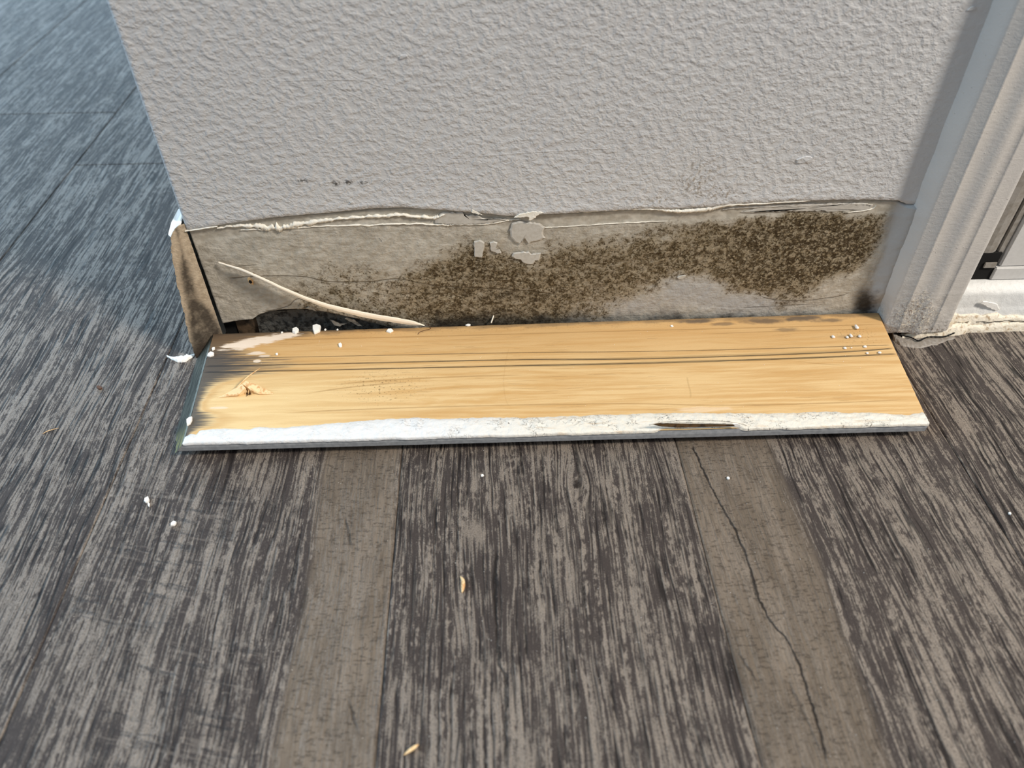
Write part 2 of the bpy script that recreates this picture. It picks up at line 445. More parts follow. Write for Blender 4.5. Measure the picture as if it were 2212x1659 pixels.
    rim = b.ss(edge / (reach + 0.0005) + (wk - .5) * 1.5, 0.9, 1.3) * b.ss(edge / (reach + 0.0005) + (wk - .5) * 1.5, 1.3, 2.3, 1., 0.)
    col = b.mix(rim * b.ss(edge, .0, .05, 1., .4) * 0.4, col, '#b98443')
    # grey grime along the rear edge
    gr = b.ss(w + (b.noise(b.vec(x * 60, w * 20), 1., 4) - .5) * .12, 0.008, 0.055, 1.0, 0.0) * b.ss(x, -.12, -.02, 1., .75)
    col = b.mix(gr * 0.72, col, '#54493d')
    for (cx, cy, rx, ry, k) in ((1500, 694, 60, 6, .8), (1650, 694, 70, 8, .8), (1735, 688, 60, 8, .85), (1790, 692, 45, 6, .7), (1560, 700, 40, 5, .6), (1700, 712, 40, 6, .5), (1835, 728, 35, 6, .3)):
        c = W_(cx, cy); r = W_(cx + rx, cy)[0] - c[0]; rw = abs(W_(cx, cy + ry)[1] - c[1])
        col = b.mix(b.blob(x, w, c[0], c[1], r, rw, wob=(b.noise(b.vec(x * 150, w * 25), 1., 3) - .5) * 1.2, a=.3) * k, col, '#5b5046')
    # bare pale torn fibres (peeled gypsum paper)
    for (cx, cy, rx, ry, tilt, k) in ((545, 740, 72, 13, -.05, .97), (600, 729, 60, 9, -.05, .95), (505, 747, 34, 6, 0, .9), (555, 763, 22, 4, 0, .75), (572, 769, 16, 3, 0, .6), (556, 780, 9, 4, 0, .8), (473, 881, 22, 3, 0, .6), (1520, 884, 70, 7, 0, .30)):
        c = W_(cx, cy); r = W_(cx + rx, cy)[0] - c[0]; rw = abs(W_(cx, cy + ry)[1] - c[1])
        ww = w + (x - c[0]) * (3.0 if tilt else 0)
        col = b.mix(b.blob(x, ww, c[0], c[1], r, rw, wob=(b.noise(b.vec(x * 130, w * 60), 1., 4) - .5) * 1.4, a=.6, b=1.0) * k, col, '#ecd9c4')
    # curved hair-like scratch and a seam where two lengths are glued
    q = [W_(1484, 812), W_(1487, 830), W_(1491, 845), W_(1490, 862)]
    sx = b.line(w, x, [(p[1], p[0]) for p in q], 0.0003, 2.0, 0.03)
    col = b.mix(sx * 0.22, col, '#8c6a3c')
    q = [W_(1100, 750), W_(1090, 800), W_(1088, 830), W_(1103, 880)]
    sx2 = b.line(w, x, [(p[1], p[0]) for p in q], 0.0002, 2.6, 0.03)
    col = b.mix(sx2 * 0.14, col, '#a87c47')
    h = g2 * 0.00012 + b.noise(P, 1200, 3) * 0.00012 - kerf * 0.0005 - tick * 0.0001 - gl * .00008
    return b.out(col, 0.6, h, 0.25)

def plank_material(name, seed, smooth_band=None, saw=None, feats=(), light=0.0, pin=1.0, streak=1.0, knots=(), cool=0.0):
    b = NB(name); x, y, z = b.pos(); P = b.P
    sd = seed * 3.71
    wv = (b.noise(b.vec(x * 18 + sd, y * 7.0), 1.0, 3, 0.5) - 0.5) * 0.012
    xw = x + wv
    for (kx, ky, kr) in knots:
        dx = x - kx; dy = (y - ky) * 0.45
        r = b.m('SQRT', dx * dx + dy * dy)
        xw = xw + dx * b.ss(r, kr * .2, kr * 4.0, -0.75, 0.0)
    bl = b.noise(b.vec(xw * 70 + sd, y * 14, sd), 1.0, 4, 0.6)
    bk = b.noise(b.vec(x * 260 + sd, y * 170, sd + 1), 1.0, 4, 0.65)
    st = b.noise(b.vec(xw * 430 + sd, y * 15, sd + 2), 1.0, 4, 0.62)
    pn = b.noise(b.vec(xw * 850 + sd, y * 38, sd + 5), 1.0, 3, 0.6)
    gr = b.noise(b.vec(x * 2100, y * 1500, sd), 1.0, 3, 0.65)
    gm = b.noise(b.vec(xw * 900, y * 330, sd), 1.0, 3, 0.6)
    streaks = b.ss(st + (gm - .5) * .40 + (bl - .5) * .42 + (bk - .5) * .40, 0.52, 0.62)
    pins = b.ss(pn + (gr - .5) * .30 + (bl - .5) * .35 + (bk - .5) * .25, 0.475, 0.60)
    lightf = (streaks * (0.62 + 0.30 * pn) * streak).max(pins * (0.22 + 0.42 * pin))
    lightf = lightf * b.ss(gr, 0.36, 0.54, 0.45, 1.0)
    darkf = b.ss(b.noise(b.vec(xw * 620 + sd, y * 26, sd + 9), 1.0, 3) + (gr - .5) * .2, 0.54, 0.64)
    col = b.mix(lightf, '#403936', '#988b7d')
    col = b.mix(b.ss(gr, .55, .72) * .25, col, '#8f857c')
    col = b.mix(darkf * (0.85 * pin), col, '#191514')
    sbh = None
    if smooth_band:
        cx, hw = smooth_band
        edge = (x - cx + wv * 1.2).abs() + (st - .5) * 0.006
        sb = b.ss(edge, hw * 0.80, hw * 1.12, 1.0, 0.0)
        sat = b.mix(b.ss(b.noise(b.vec(x * 60, y * 20, sd), 1., 4), .35, .65), '#6b5f52', '#7f7264')
        pore = b.ss(b.noise(b.vec(x * 330 + y * 60, y * 1000, sd), 1.0, 3, .6), 0.56, 0.66)
        fib = b.ss(b.noise(b.vec(xw * 900, y * 90, sd), 1.0, 3) + (gr - .5) * .2, .50, .62)
        sat = b.mix(pore * 0.60, sat, '#3c332b'); sat = b.mix(fib * .42, sat, '#4a4036'); sat = b.mix(b.ss(gr, .52, .7) * .25, sat, '#958777')
        col = b.mix(sb * 0.9, col, sat); sbh = sb * pore
    sawh = None
    if saw:
        for (x0, x1, y0, y1, k) in saw:
            ms = b.ss(x, x0, x0 + .006) * b.ss(x, x1 - .006, x1, 1., 0.) * b.ss(y, y0, y0 + .02) * b.ss(y, y1 - .02, y1, 1., 0.)
            ln = b.ss(b.noise(b.vec(x * 45 + 3, (y + x * .25) * 420, sd), 1.0, 3), 0.54, 0.66) * ms * b.ss(gm, .35, .55)
            col = b.mix(ln * k, col, '#2f2a28')
            l2 = b.ss(b.noise(b.vec(x * 45 + 9, (y + x * .25) * 420, sd + 4), 1.0, 3), 0.58, 0.68) * ms
            col = b.mix(l2 * k * .30, col, '#9a8f84')
            sawh = ln if sawh is None else sawh.max(ln)
    h = lightf * 0.00008 + gr * 0.00013 + pins * 0.00012 - darkf * 0.00014
    if sbh is not None: h = h - sbh * 0.00018
    if sawh is not None: h = h - sawh * 0.00012
    for (pts, w, k) in feats:
        q = [onz(*p) for p in pts]
        m_ = b.line(y, x + (bk - .5) * .0030 + (gm - .5) * .0008, [(p[1], p[0]) for p in q], w, 2.6, 0.006, wob=(gr - .5) * w * 1.6)
        col = b.mix(m_ * k, col, '#1f1a17'); h = h - m_ * 0.0003
    for (kx, ky, kr) in knots:
        m_ = b.blob(x, y, kx, ky, kr, kr * 1.5, wob=(gm - .5) * .9, a=.35)
        col = b.mix(m_ * .85, col, '#241d19')
    rg = b.ss(lightf, 0.0, 1.0, 0.46, 0.32)
    return b.out(col, rg, h, b.ss((lightf * .7 + gr * .5), 0.15, 0.9, 0.16, 0.62))

M = {}
M['wall'] = wall_material()
M['drywall'] = drywall_material()
M['casing'] = casing_material()
M['film_edge'] = paint_mat('torn_paint_edge', '#e6e0d2', 0.0003, 500)
M['grey_film'] = paint_mat('peeled_grey_paint', '#b3aea4', 0.00010, 500)
def ridge_mat():
    b = NB('white_caulk_ridge'); x, y, z = b.pos(); P = b.P
    n = b.noise(P, 520, 3); d = (b.noise(b.vec(x * 260, y * 420, 0.), 1., 3, .6, .6) - .5).abs()
    ck = b.ss(d, 0., .012, 1., 0.) * b.ss(b.noise(b.vec(x * 70, y * 90, 2.), 1., 2), .50, .60) * b.ss(x, -.08, .02, .15, 1.)
    c = b.mix(b.ss(x, -.05, .05), '#e2e1df', '#e0dacd')
    c = b.mix(b.ss(b.noise(b.vec(x * 40, y * 500, 5.), 1., 3), .58, .7) * b.ss(x, -.03, .03) * .45, c, '#c9a67a')
    c = b.mix(b.ss(b.noise(b.vec(x * 300, y * 300, 7.), 1., 3), .66, .72) * b.ss((x - .02).abs(), .01, .035, 1., 0.) * .8, c, '#3c3834')
    c = b.mix(ck * .75, c, '#5a564e')
    return b.out(c, .45, n * .00045 + b.noise(P, 1500, 2) * .00012 - ck * .0004)
M['white_ridge'] = ridge_mat()
M['white_chip'] = paint_mat('white_chip', '#f6f3ec', 0.0001, 900)
M['cream'] = paint_mat('cream_sliver', '#efe3cf', 0.00015, 700)
M['caulk'] = paint_mat('dirty_caulk', '#e4dac6', 0.0006, 420, '#b29c80')
M['caulk_grey'] = paint_mat('grey_caulk', '#7f766b', 0.0005, 420)
M['board_paint'] = paint_mat('board_front_paint', '#8d9093', 0.00008, 400)
M['door_paint'] = paint_mat('door_paint', '#cfcecb', 0.00006, 400)
M['white_sill'] = paint_mat('sill_paint', '#d5d5d2', 0.0004, 330)
M['seal'] = paint_mat('seal_grey', '#8a847b', 0.00006, 300)
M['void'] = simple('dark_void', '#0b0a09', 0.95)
M['wood_dark'] = simple('old_plate_wood', '#5d4b38', 0.85, 500, 0.0003, '#2f261c', 200)
M['brown_slit'] = simple('bare_edge_wood', '#6a4f30', 0.85, 600, 0.0002, '#3b2a18', 300)
M['gypsum_dark'] = simple('wet_gypsum', '#4f4d48', 0.9, 400, 0.0012, '#211e1a', 330)
M['pale_fibre'] = simple('pale_wood_fibre', '#efd0a0', 0.7, 900, 0.0001, '#cf9f6a', 500)
M['hair'] = simple('brown_fibre', '#5b3c28', 0.6)
M['egg'] = simple('white_grain', '#efe9e2', 0.3, 900, 0.0001)
M['slate'] = simple('slate_core', '#35302b', 0.9)
M['drywall_core'] = simple('gypsum_core', '#a59d90', 0.95, 500, 0.0004, '#6e665a', 200)

# ------------------------------------------------------------------ floor: one object per plank
PW = 0.1453
seams = [-0.0473 + PW * k for k in range(-8, 7)]
butts = {-0.338: [0.2335, -0.985], -0.4833: [0.335, -0.885]}
floor = empty('floor'); tag(floor, kind='structure')
def sx(px, py): return float(onz(px, py)[0])
def syy(px, py): return float(onz(px, py)[1])
kn = onz(1247, 1045)
mats = {
 -1: plank_material('plank_left', 1, pin=1.1, streak=0.9, light=0.1, saw=[(-.30, -.20, .02, .10, .5), (-.33, -.27, -.20, -.05, .4)]),
  0: plank_material('plank_front_left', 2, smooth_band=(-0.066, 0.020), pin=0.8, saw=[(-.190, -.120, -.20, -.095, .75), (-.160, -.095, -.30, -.185, .8), (-.14, -.09, -.15, -.12, .5)],
        feats=[([(745, 1110), (752, 1150), (760, 1190)], .0003, .6), ([(750, 1500), (765, 1550), (772, 1590)], .0003, .6)]),
  1: plank_material('plank_middle', 3, pin=0.9, streak=1.0, knots=[(kn[0], kn[1], 0.0030)],
        feats=[([(1072, 1180), (1072, 1330), (1078, 1430), (1092, 1470), (1092, 1600), (1090, 1659)], .00035, .85), ([(985, 1000), (988, 1100), (985, 1200), (978, 1290)], .00025, .6),
               ([(940, 960), (940, 1150), (925, 1380)], .00022, .45)]),
  2: plank_material('plank_front_right', 5, smooth_band=(0.1225, 0.0265), pin=1.0, streak=.95,
        feats=[([(1492, 955), (1520, 1020), (1548, 1075), (1590, 1150), (1618, 1220), (1634, 1280), (1665, 1340), (1710, 1400), (1740, 1480), (1790, 1659)], .00028, .9),
               ([(1588, 1400), (1612, 1435), (1640, 1485)], .0003, .6), ([(1695, 1460), (1730, 1530), (1780, 1640)], .0003, .4)]),
  3: plank_material('plank_right', 6, pin=1.1, streak=1.0),
 -2: plank_material('plank_far_left', 7, pin=0.9, streak=0.9),
 -3: plank_material('plank_far_left_plain', 8, pin=0.8, streak=0.8),
  9: plank_material('plank_plain', 11, pin=1.0, streak=1.0),
  8: plank_material('plank_patchy', 12, pin=0.7, streak=0.8, smooth_band=(-.27, .035)),
}
def plank(x0, x1, y0, y1, mat):
    g = 0.00016; c = 0.0007; x0 += g; x1 -= g; y0 += g; y1 -= g
    c2 = c * .6
    V = [(x0, y0, -.008), (x1, y0, -.008), (x1, y1, -.008), (x0, y1, -.008),
         (x0, y0, -c2), (x1, y0, -c2), (x1, y1, -c2), (x0, y1, -c2),
         (x0 + c, y0 + c, 0), (x1 - c, y0 + c, 0), (x1 - c, y1 - c, 0), (x0 + c, y1 - c, 0)]
    F = [(3, 2, 1, 0), (8, 9, 10, 11)]
    for i in range(4):
        j = (i + 1) % 4
        F += [(i, j, 4 + j, 4 + i), (4 + i, 4 + j, 8 + j, 8 + i)]
    base = ((x0 + x1) / 2, (y0 + y1) / 2, 0)
    o = mesh_obj('plank', V, F, mat, None, base=base); o.parent = floor
    return o
for k in range(len(seams) - 1):
    x0, x1 = seams[k], seams[k + 1]; idx = round((x0 + 0.1926) / PW)
    rnd = random.Random(idx * 7 + 3)
    if idx == -1: cuts = [-1.6, -0.985, 0.2335, 1.45, 2.2]
    elif idx == -2: cuts = [-1.6, -0.885, 0.3345, 1.55, 2.2]
    else:
        s0 = {0: 0.52, 1: 0.9, 2: 0.4, 3: 0.75}.get(idx, rnd.uniform(-.2, .9))
        cuts = [-1.6, s0 - 1.22, s0, s0 + 1.22] if s0 - 1.22 > -1.5 else [-1.6, s0, s0 + 1.22]
        cuts = [c for c in cuts if c < 2.1] + [2.2]
    for a, c in zip(cuts[:-1], cuts[1:]):
        key = idx if idx in mats and a < 0.25 and c > -0.1 else 9
        if idx == -1 and a > 0.2: key = -3
        if idx == -1 and a < .2 and c > 0: key = -1
        if idx == -2 and a > .3: key = 8
        plank(x0, x1, a, c, mats[key])
sub = box('subfloor', (seams[0], -1.6, -0.03), (seams[-1], 2.2, -0.0079), M['slate'], floor)
tag(sub, 'dark subfloor under the planks')

# ------------------------------------------------------------------ back wall
wall = empty('wall_back', (0, 0, 0)); tag(wall, kind='structure')
# painted face: from the torn lower edge up, turning the outside corner on the left
R = 0.0022
arc = [(XL + R - R * math.cos(t), R - R * math.sin(t)) for t in np.linspace(0, math.pi / 2, 6)]
us = [(XL, 0.9), (XL, 0.3), (XL, 0.05), (XL, 0.01)] + arc
nfix = len(us)
fr = np.linspace(XL + R, 1.0, 2)[:1]
zz = np.concatenate([np.linspace(0, 1, 60) ** 1.0 * 0.14, 0.14 + np.array([.04, .08, .15, .3, .6, 1.0, 1.6])])
nx = 430
P_ = np.zeros((len(zz) + 2, nfix + nx, 3))
tt = np.linspace(0, 1, nx + 1)[1:]
for r in range(len(zz) + 2):
    q = max(r - 2, 0)
    for c in range(nfix):
        lz = lip_z(XL); z = lz + zz[q] * (1 if q else 1)
        P_[r, c] = (us[c][0], us[c][1], z)
        if r < 2 and c >= 4: P_[r, c, 1] += (0.0012, 0.0005)[r]
    zrow = 0.088 + zz[q]
    xs = XL + R + tt * (corner_x(zrow) - XL - R)
    lz = lip_z(xs) + 0.00025 * fbm(xs * 900, xs * 0, 3) * 2
    P_[r, nfix:, 0] = xs
    P_[r, nfix:, 2] = lz + zz[q] + ((0.0004, 0.0)[r] if r < 2 else 0.0004 if q == 0 else 0)
    bulge = 0.0012 * np.exp(-zz[q] / 0.006) * (0.6 + fbm(xs * 60, xs * 0, 5)) + 0.0006 * fbm(xs * 18, xs * 0 + zrow * 18, 9)
    P_[r, nfix:, 1] = -np.maximum(bulge, -0.0002) * np.minimum(1, tt * 15)
    if r < 2: P_[r, nfix:, 1] += (0.0022, 0.0004)[r]
film = grid_obj('paint_film', P_, M['wall'], wall)

# exposed wall below the torn edge
BOT = [(478, 702), (490, 699), (515, 695), (547, 692), (559, 683), (581, 675), (609, 671), (662, 670), (701, 675), (740, 684), (790, 696), (850, 712)]
BW = np.array([ony(px, py, .0015)[[0, 2]] for px, py in BOT])
def bot_z(x): return np.where(x > BW[-1, 0], -0.0005, np.maximum(np.interp(x, BW[:, 0], BW[:, 1]), -0.0005))
nxx, nzz = 620, 140
tx = np.linspace(0, 1, nxx); tz = np.linspace(0, 1, nzz)
X = np.zeros((nzz, nxx)); Z = np.zeros((nzz, nxx))
xl0 = ony(479, 700, .0015)[0]; xl1 = ony(408, 508, .0015)[0]
for r in range(nzz):
    zt = tz[r] * 0.095
    left = xl0 + (xl1 - xl0) * min(zt / .08, 1) + 0.0004 * float(fbm(zt * 400, 0.0, 2))
    xs = left + tx * (corner_x(zt) + 0.004 - left)
    b0 = bot_z(xs) + 0.0006 * fbm(xs * 500, xs * 0, 8) * (bot_z(xs) > 0); top = lip_z(xs) + 0.003
    X[r] = xs; Z[r] = b0 + tz[r] * (top - b0)
dpt = lip_z(X) - Z
Y = 0.0014 + 0.0008 * fbm(X * 70, Z * 70, 21) + 0.0005 * fbm(X * 300, Z * 300, 31, 3)
# shadow gap right under the torn film
gapn = 0.6 + 0.5 * vnoise(X * 40, X * 0, 4)
Y += 0.004 * sstep(dpt, 0.0016 * gapn, 0.0003) * (sstep(X, -.125, -.095) )
# broken left edge turns back
Y += 0.003 * sstep(X - (xl0 + (xl1 - xl0) * np.clip(Z / .08, 0, 1)), 0.0010, 0.0)
Y += 0.004 * sstep(Z - bot_z(X), 0.0010, 0.0) * (bot_z(X) > 0)
# caulk fillet towards the casing on the right
fil = sstep(X + 0.028 * Z, 0.222, 0.236); Y -= 0.0045 * fil ** 2 * sstep(Z, .013, .032)
ridge2 = fbm(X * 25, Z * 180, 77); Y -= 0.0006 * np.maximum(ridge2, 0)
# pixel coordinates of every grid point for laying out stains measured in the photograph
dX = X - CAM[0]; dY = Y - CAM[1]; dZ = Z - CAM[2]
fw = dX * _hx + dY * _hy; rt = dX * _hy - dY * _hx; dn = -dZ; ax = fw * _c + dn * _s
PX = 1106 + FPX * rt / ax; PY = 829.5 + FPX * (dn * _c - fw * _s) / ax
tp = np.interp(PX, [560, 640, 700, 850, 900, 960, 1010, 1060, 1150, 1200, 1300, 1400, 1500, 1600, 1750, 1880, 1930], [640, 600, 585, 600, 570, 545, 515, 535, 565, 520, 512, 500, 480, 470, 462, 458, 470])
bt = np.interp(PX, [560, 700, 1000, 1150, 1300, 1400, 1460, 1520, 1600, 1700, 1800, 1860, 1920], [660, 690, 705, 700, 680, 640, 605, 600, 645, 655, 600, 570, 500])
stg = np.interp(PX, [560, 640, 720, 850, 920, 1100, 1300, 1500, 1650, 1850, 1900, 1930], [0, .40, .60, .62, .90, .90, .84, .84, 1.0, 1.0, .8, 0])
nz = fbm(X * 90, Z * 90, 50)
sharp = np.interp(PX, [600, 1400, 1600, 1900], [48, 42, 28, 18])
mould = stg * sstep(PY + nz * 50, tp - sharp, tp + sharp) * sstep(PY + nz * 40, bt + 30, bt - 20)
mould = np.maximum(mould, 0.5 * np.exp(-(((PX - 760) / 130) ** 2 + ((PY - 600) / 45) ** 2)))
dark = 0.85 * sstep(PY + nz * 40, 648, 698) * sstep(PX, 880, 960) * np.interp(PX, [900, 1200, 1300, 1450, 1500, 1700, 1800, 1900], [1, .95, .7, .85, .95, .95, .75, .9])
dark = np.maximum(dark, 0.95 * np.exp(-(((PX - 1868) / 32) ** 2 + ((PY - 655) / 42) ** 2)))
dark = np.maximum(dark, 0.75 * np.exp(-(((PX - 800) / 90) ** 2 + ((PY - 694) / 12) ** 2)))
dark = np.maximum(dark, 0.5 * np.exp(-(((PX - 1120) / 200) ** 2 + ((PY - 640) / 18) ** 2)) * sstep(PX, 900, 980))
for (cx, cy, rx, ry, k) in ((1100, 560, 40, 12, .45), (1040, 570, 40, 20, .35), (1760, 480, 90, 20, .3), (1790, 560, 60, 25, .4), (1500, 560, 100, 40, .2)):
    mould = mould + k * .5 * np.exp(-(((PX - cx) / rx) ** 2 + ((PY - cy) / ry) ** 2))
pale = np.exp(-(((PX - 1490) / 70) ** 2 + ((PY - 622) / 26) ** 2)) + np.exp(-(((PX - 1600) / 120) ** 2 + ((PY - 655) / 24) ** 2)) + .6 * np.exp(-(((PX - 1350) / 80) ** 2 + ((PY - 660) / 20) ** 2))
pale = np.clip(pale + nz * .5 * (pale > .1), 0, 1); mould = mould * (1 - pale * .8)
filc = sstep(PX + (PY - 440) * .30 + nz * 25, 1925, 1950); pale = np.maximum(pale, filc); mould *= (1 - filc)
smo = np.maximum(filc, sstep(dpt, 0.012, 0.006))
mould *= sstep(dpt, 0.003, 0.008)
Pd = np.stack([X, Y, Z], -1)
dw = grid_obj('drywall', Pd, M['drywall'], wall, attrs=dict(mould=np.clip(mould, 0, 1.2), dark=np.clip(dark, 0, 1), pale=pale, smooth=smo))
tag(dw, 'bare wall base with brown and black mould')

# solid mass of the wall behind the faces
core = box('wall_core', (XL + .0006, .0075, .0), (.2722, .9, 1.688), M['drywall_core'], wall)
tag(core, 'core of the wall behind the face')
vd = box('wall_cavity', (XL + .0004, .0066, .0), (-.03, .0074, .07), M['void'], wall); tag(vd, 'black gap behind the drywall')
# bottom plate seen through the hole and the wet gypsum beside it
q0 = ony(511, 700, .0065); q1 = ony(640, 700, .0065)
bp = box('bottom_plate', (q0[0], .0060, -.0), (q1[0], .0065, ony(540, 690, .006)[2] + .002), M['wood_dark'], wall); tag(bp, 'brown timber plate in the hole')
gx = np.linspace(ony(556, 700, .004)[0], ony(900, 700, .004)[0], 150); gz = np.linspace(-.0005, .022, 40)
GX, GZ = np.meshgrid(gx, gz)
GY = 0.0042 - 0.0022 * sstep(GX, -.10, -.06) + 0.0016 * fbm(GX * 150, GZ * 150, 61) - 0.0012 * np.exp(-(GZ / .006) ** 2)
wg = grid_obj('wet_gypsum', np.stack([GX, GY, GZ], -1), M['gypsum_dark'], wall); tag(wg, 'blackened crumbling gypsum')
def on_wall(pts, y): return [ony(px, py, y) for px, py in pts]
# curled torn bits in the wet zone
for k, pts in enumerate(([(713, 690), (722, 702), (735, 705), (750, 698), (738, 700), (726, 695)], [(744, 688), (760, 695), (775, 704), (782, 704), (768, 692), (750, 686)], [(660, 665), (672, 668), (684, 672), (680, 667), (668, 662)])):
    o = slab('paper_curl', on_wall(pts, .0012), (0, -1, .3), .0006, M['drywall_core'], wall, seed=k, jitter=.0003)

# torn paper and paint edges: thin ragged ribbons lying on the wall
def ribbon(name, px, w, y, mat, seed=0, th=0.0006, parent=wall, rag=0.5):
    path = smoothpath([ony(a, c, y) for a, c in px], max(20, int(abs(px[-1][0] - px[0][0]) / 2.2)))
    n = len(path); s = np.linspace(0, 1, n)
    wd = np.interp(s, np.linspace(0, 1, len(w)), w)
    up = wd * (0.5 + rag * 2.4 * fbm(s * n * .30, s * 0, seed)); lo = wd * (0.5 + rag * 2.6 * fbm(s * n * .35, s * 0, seed + 5)); path = path + np.stack([s * 0, s * 0, .0012 * rag * fbm(s * n * .16, s * 0, seed + 11)], 1)
    up = np.maximum(up, .00006); lo = np.maximum(lo, .00006)
    G = np.zeros((5, n, 3))
    for i, (a, d) in enumerate(((-1, 0), (-.8, .8), (0, 1.2), (.8, .8), (1, 0))):
        G[i] = path; off = np.where(a < 0, a * lo, a * up); G[i, :, 2] += off; G[i, :, 1] -= d * th * (0.7 + 1.2 * (fbm(s * n * .3, s * 0 + i, seed + 9) + .3)) ; 
        if d == 0: G[i, :, 1] += .0012
    return grid_obj(name, G, mat, parent)
YD = .0012
ribbon('torn_edge', [(470, 491), (525, 486), (592, 491), (637, 485), (725, 472), (795, 467), (864, 464), (934, 469), (962, 461)], [.0004, .0018, .0036, .0026, .0014, .0012, .0018, .0014, .0008], YD, M['film_edge'], 1, th=.0009, rag=.7)
ribbon('torn_edge', [(520, 496), (600, 494), (680, 489), (791, 486), (896, 483), (960, 486), (982, 485), (1046, 484), (1097, 476), (1125, 473)], [.0004, .0009, .0006, .0010, .0006, .0008, .0007, .0008, .0006, .0003], YD, M['film_edge'], 2, th=.0004, rag=.7)
ribbon('torn_edge', [(1175, 491), (1209, 490), (1290, 485), (1355, 481), (1450, 477)], [.0003, .0004, .0003, .0004, .0001], YD, M['film_edge'], 3, th=.0003)
ribbon('torn_edge', [(1172, 459), (1250, 457), (1340, 452), (1400, 451), (1440, 454), (1480, 456), (1530, 451), (1570, 443), (1660, 438), (1750, 433)], [.0005, .0011, .0010, .0010, .0018, .0022, .0024, .0016, .0010, .0006], .0000, M['film_edge'], 4, th=.0005, rag=.35)
ribbon('torn_edge', [(400, 499), (440, 493), (470, 489)], [.0004, .0010, .0006], .0000, M['film_edge'], 6, th=.0005, rag=.2)
ribbon('torn_edge', [(1560, 452), (1600, 448), (1700, 444), (1800, 441), (1860, 440), (1885, 442)], [.0003, .0014, .0012, .0010, .0012, .0004], YD + .0002, M['grey_film'], 7, th=.0006, rag=.3)
ribbon('torn_edge', [(1820, 458), (1850, 457), (1880, 452), (1892, 444)], [.0003, .0007, .0006, .0004], YD, M['film_edge'], 8, th=.0004)
def cz(pts): return [(940 + a / 3.568, 400 + c / 3.568) for a, c in pts]
patches = [cz([(590, 290), (575, 340), (580, 395), (620, 440), (650, 455), (690, 405), (720, 450), (760, 430), (850, 405), (830, 370), (850, 320), (800, 290), (640, 275)]),
           cz([(590, 545), (620, 565), (660, 570), (690, 600), (755, 603), (770, 575), (800, 575), (815, 520), (740, 530), (720, 510), (640, 515), (600, 520)]),
           cz([(300, 430), (305, 550), (360, 555), (375, 490), (380, 440), (340, 420)]),
           cz([(420, 440), (430, 500), (480, 525), (510, 520), (500, 495), (460, 480), (480, 440), (450, 430)]),
           cz([(0, 250), (60, 207), (210, 203), (220, 228), (330, 228), (400, 262), (540, 255), (560, 262), (380, 292), (190, 298), (0, 290)]),
           [(1650, 446), (1700, 440), (1860, 438), (1885, 444), (1878, 452), (1800, 456), (1700, 455), (1600, 458)]]
for k, p in enumerate(patches):
    slab('peeled_patch', on_wall(p, .0013), (0, -1, 0), .0008 if k < 5 else .0005, M['grey_film'], wall, jitter=.0004, seed=k)
for k, pts in enumerate(([(1110, 470), (1120, 463), (1150, 456), (1176, 458), (1165, 463), (1150, 474), (1142, 476), (1146, 468)], [(1020, 452), (1018, 458), (1030, 462), (1042, 464), (1030, 457)])):
    slab('paper_curl', on_wall(pts, -.0006), (0, -1, .2), .0005, M['film_edge'], wall, jitter=.0003, seed=k + 4)
for k, (px, py, r) in enumerate(((1472, 598, 9), (1735, 345, 16), (870, 122, 9), (2098, 18, 8), (760, 438, 6))):
    c = ony(px, py, 0.0 if py < 440 else .0012); rr = ony(px + r, py, 0)[0] - ony(px, py, 0)[0]
    pts = [c + np.array([rr * math.cos(a) * (1 + .25 * math.sin(3 * a + k)), 0, rr * .45 * math.sin(a) + rr * .25 * math.cos(a)]) for a in np.linspace(0, 2 * math.pi, 11)[:-1]]
    slab('paint_blister', pts, (0, -1, 0), .0006, M['wall'] if py < 440 else M['grey_film'], wall, seed=k)
# nail hole with torn orange paper
nh = ony(541, 606, .0008)
def disc(c, rx, rz, n, wob, seed): 
    rg = np.random.RandomState(seed); return [c + np.array([rx * math.cos(a) * (1 + wob * rg.uniform(-1, 1)), 0, rz * math.sin(a) * (1 + wob * rg.uniform(-1, 1))]) for a in np.linspace(0, 2 * math.pi, n + 1)[:-1]]
nr_ = slab('nail_hole', disc(nh, .0017, .0026, 12, .35, 1), (0, -1, 0), .0006, M['pale_fibre'], wall, seed=1); tag(nr_, 'small nail hole with torn orange paper')
nd = slab('hole_core', disc(nh + np.array([0, -.0007, -.0004]), .0009, .0012, 10, .2, 2), (0, -1, 0), .0002, M['void'], wall, seed=2)
slab('hole_core', disc(ony(548, 592, .0006), .0010, .0008, 9, .3, 3), (0, -1, 0), .0004, M['brown_slit'], wall, seed=3)

# ------------------------------------------------------------------ casing (trim_1)
trim = empty('trim_1', (0.26, -0.005, 0)); tag(trim, kind='structure')
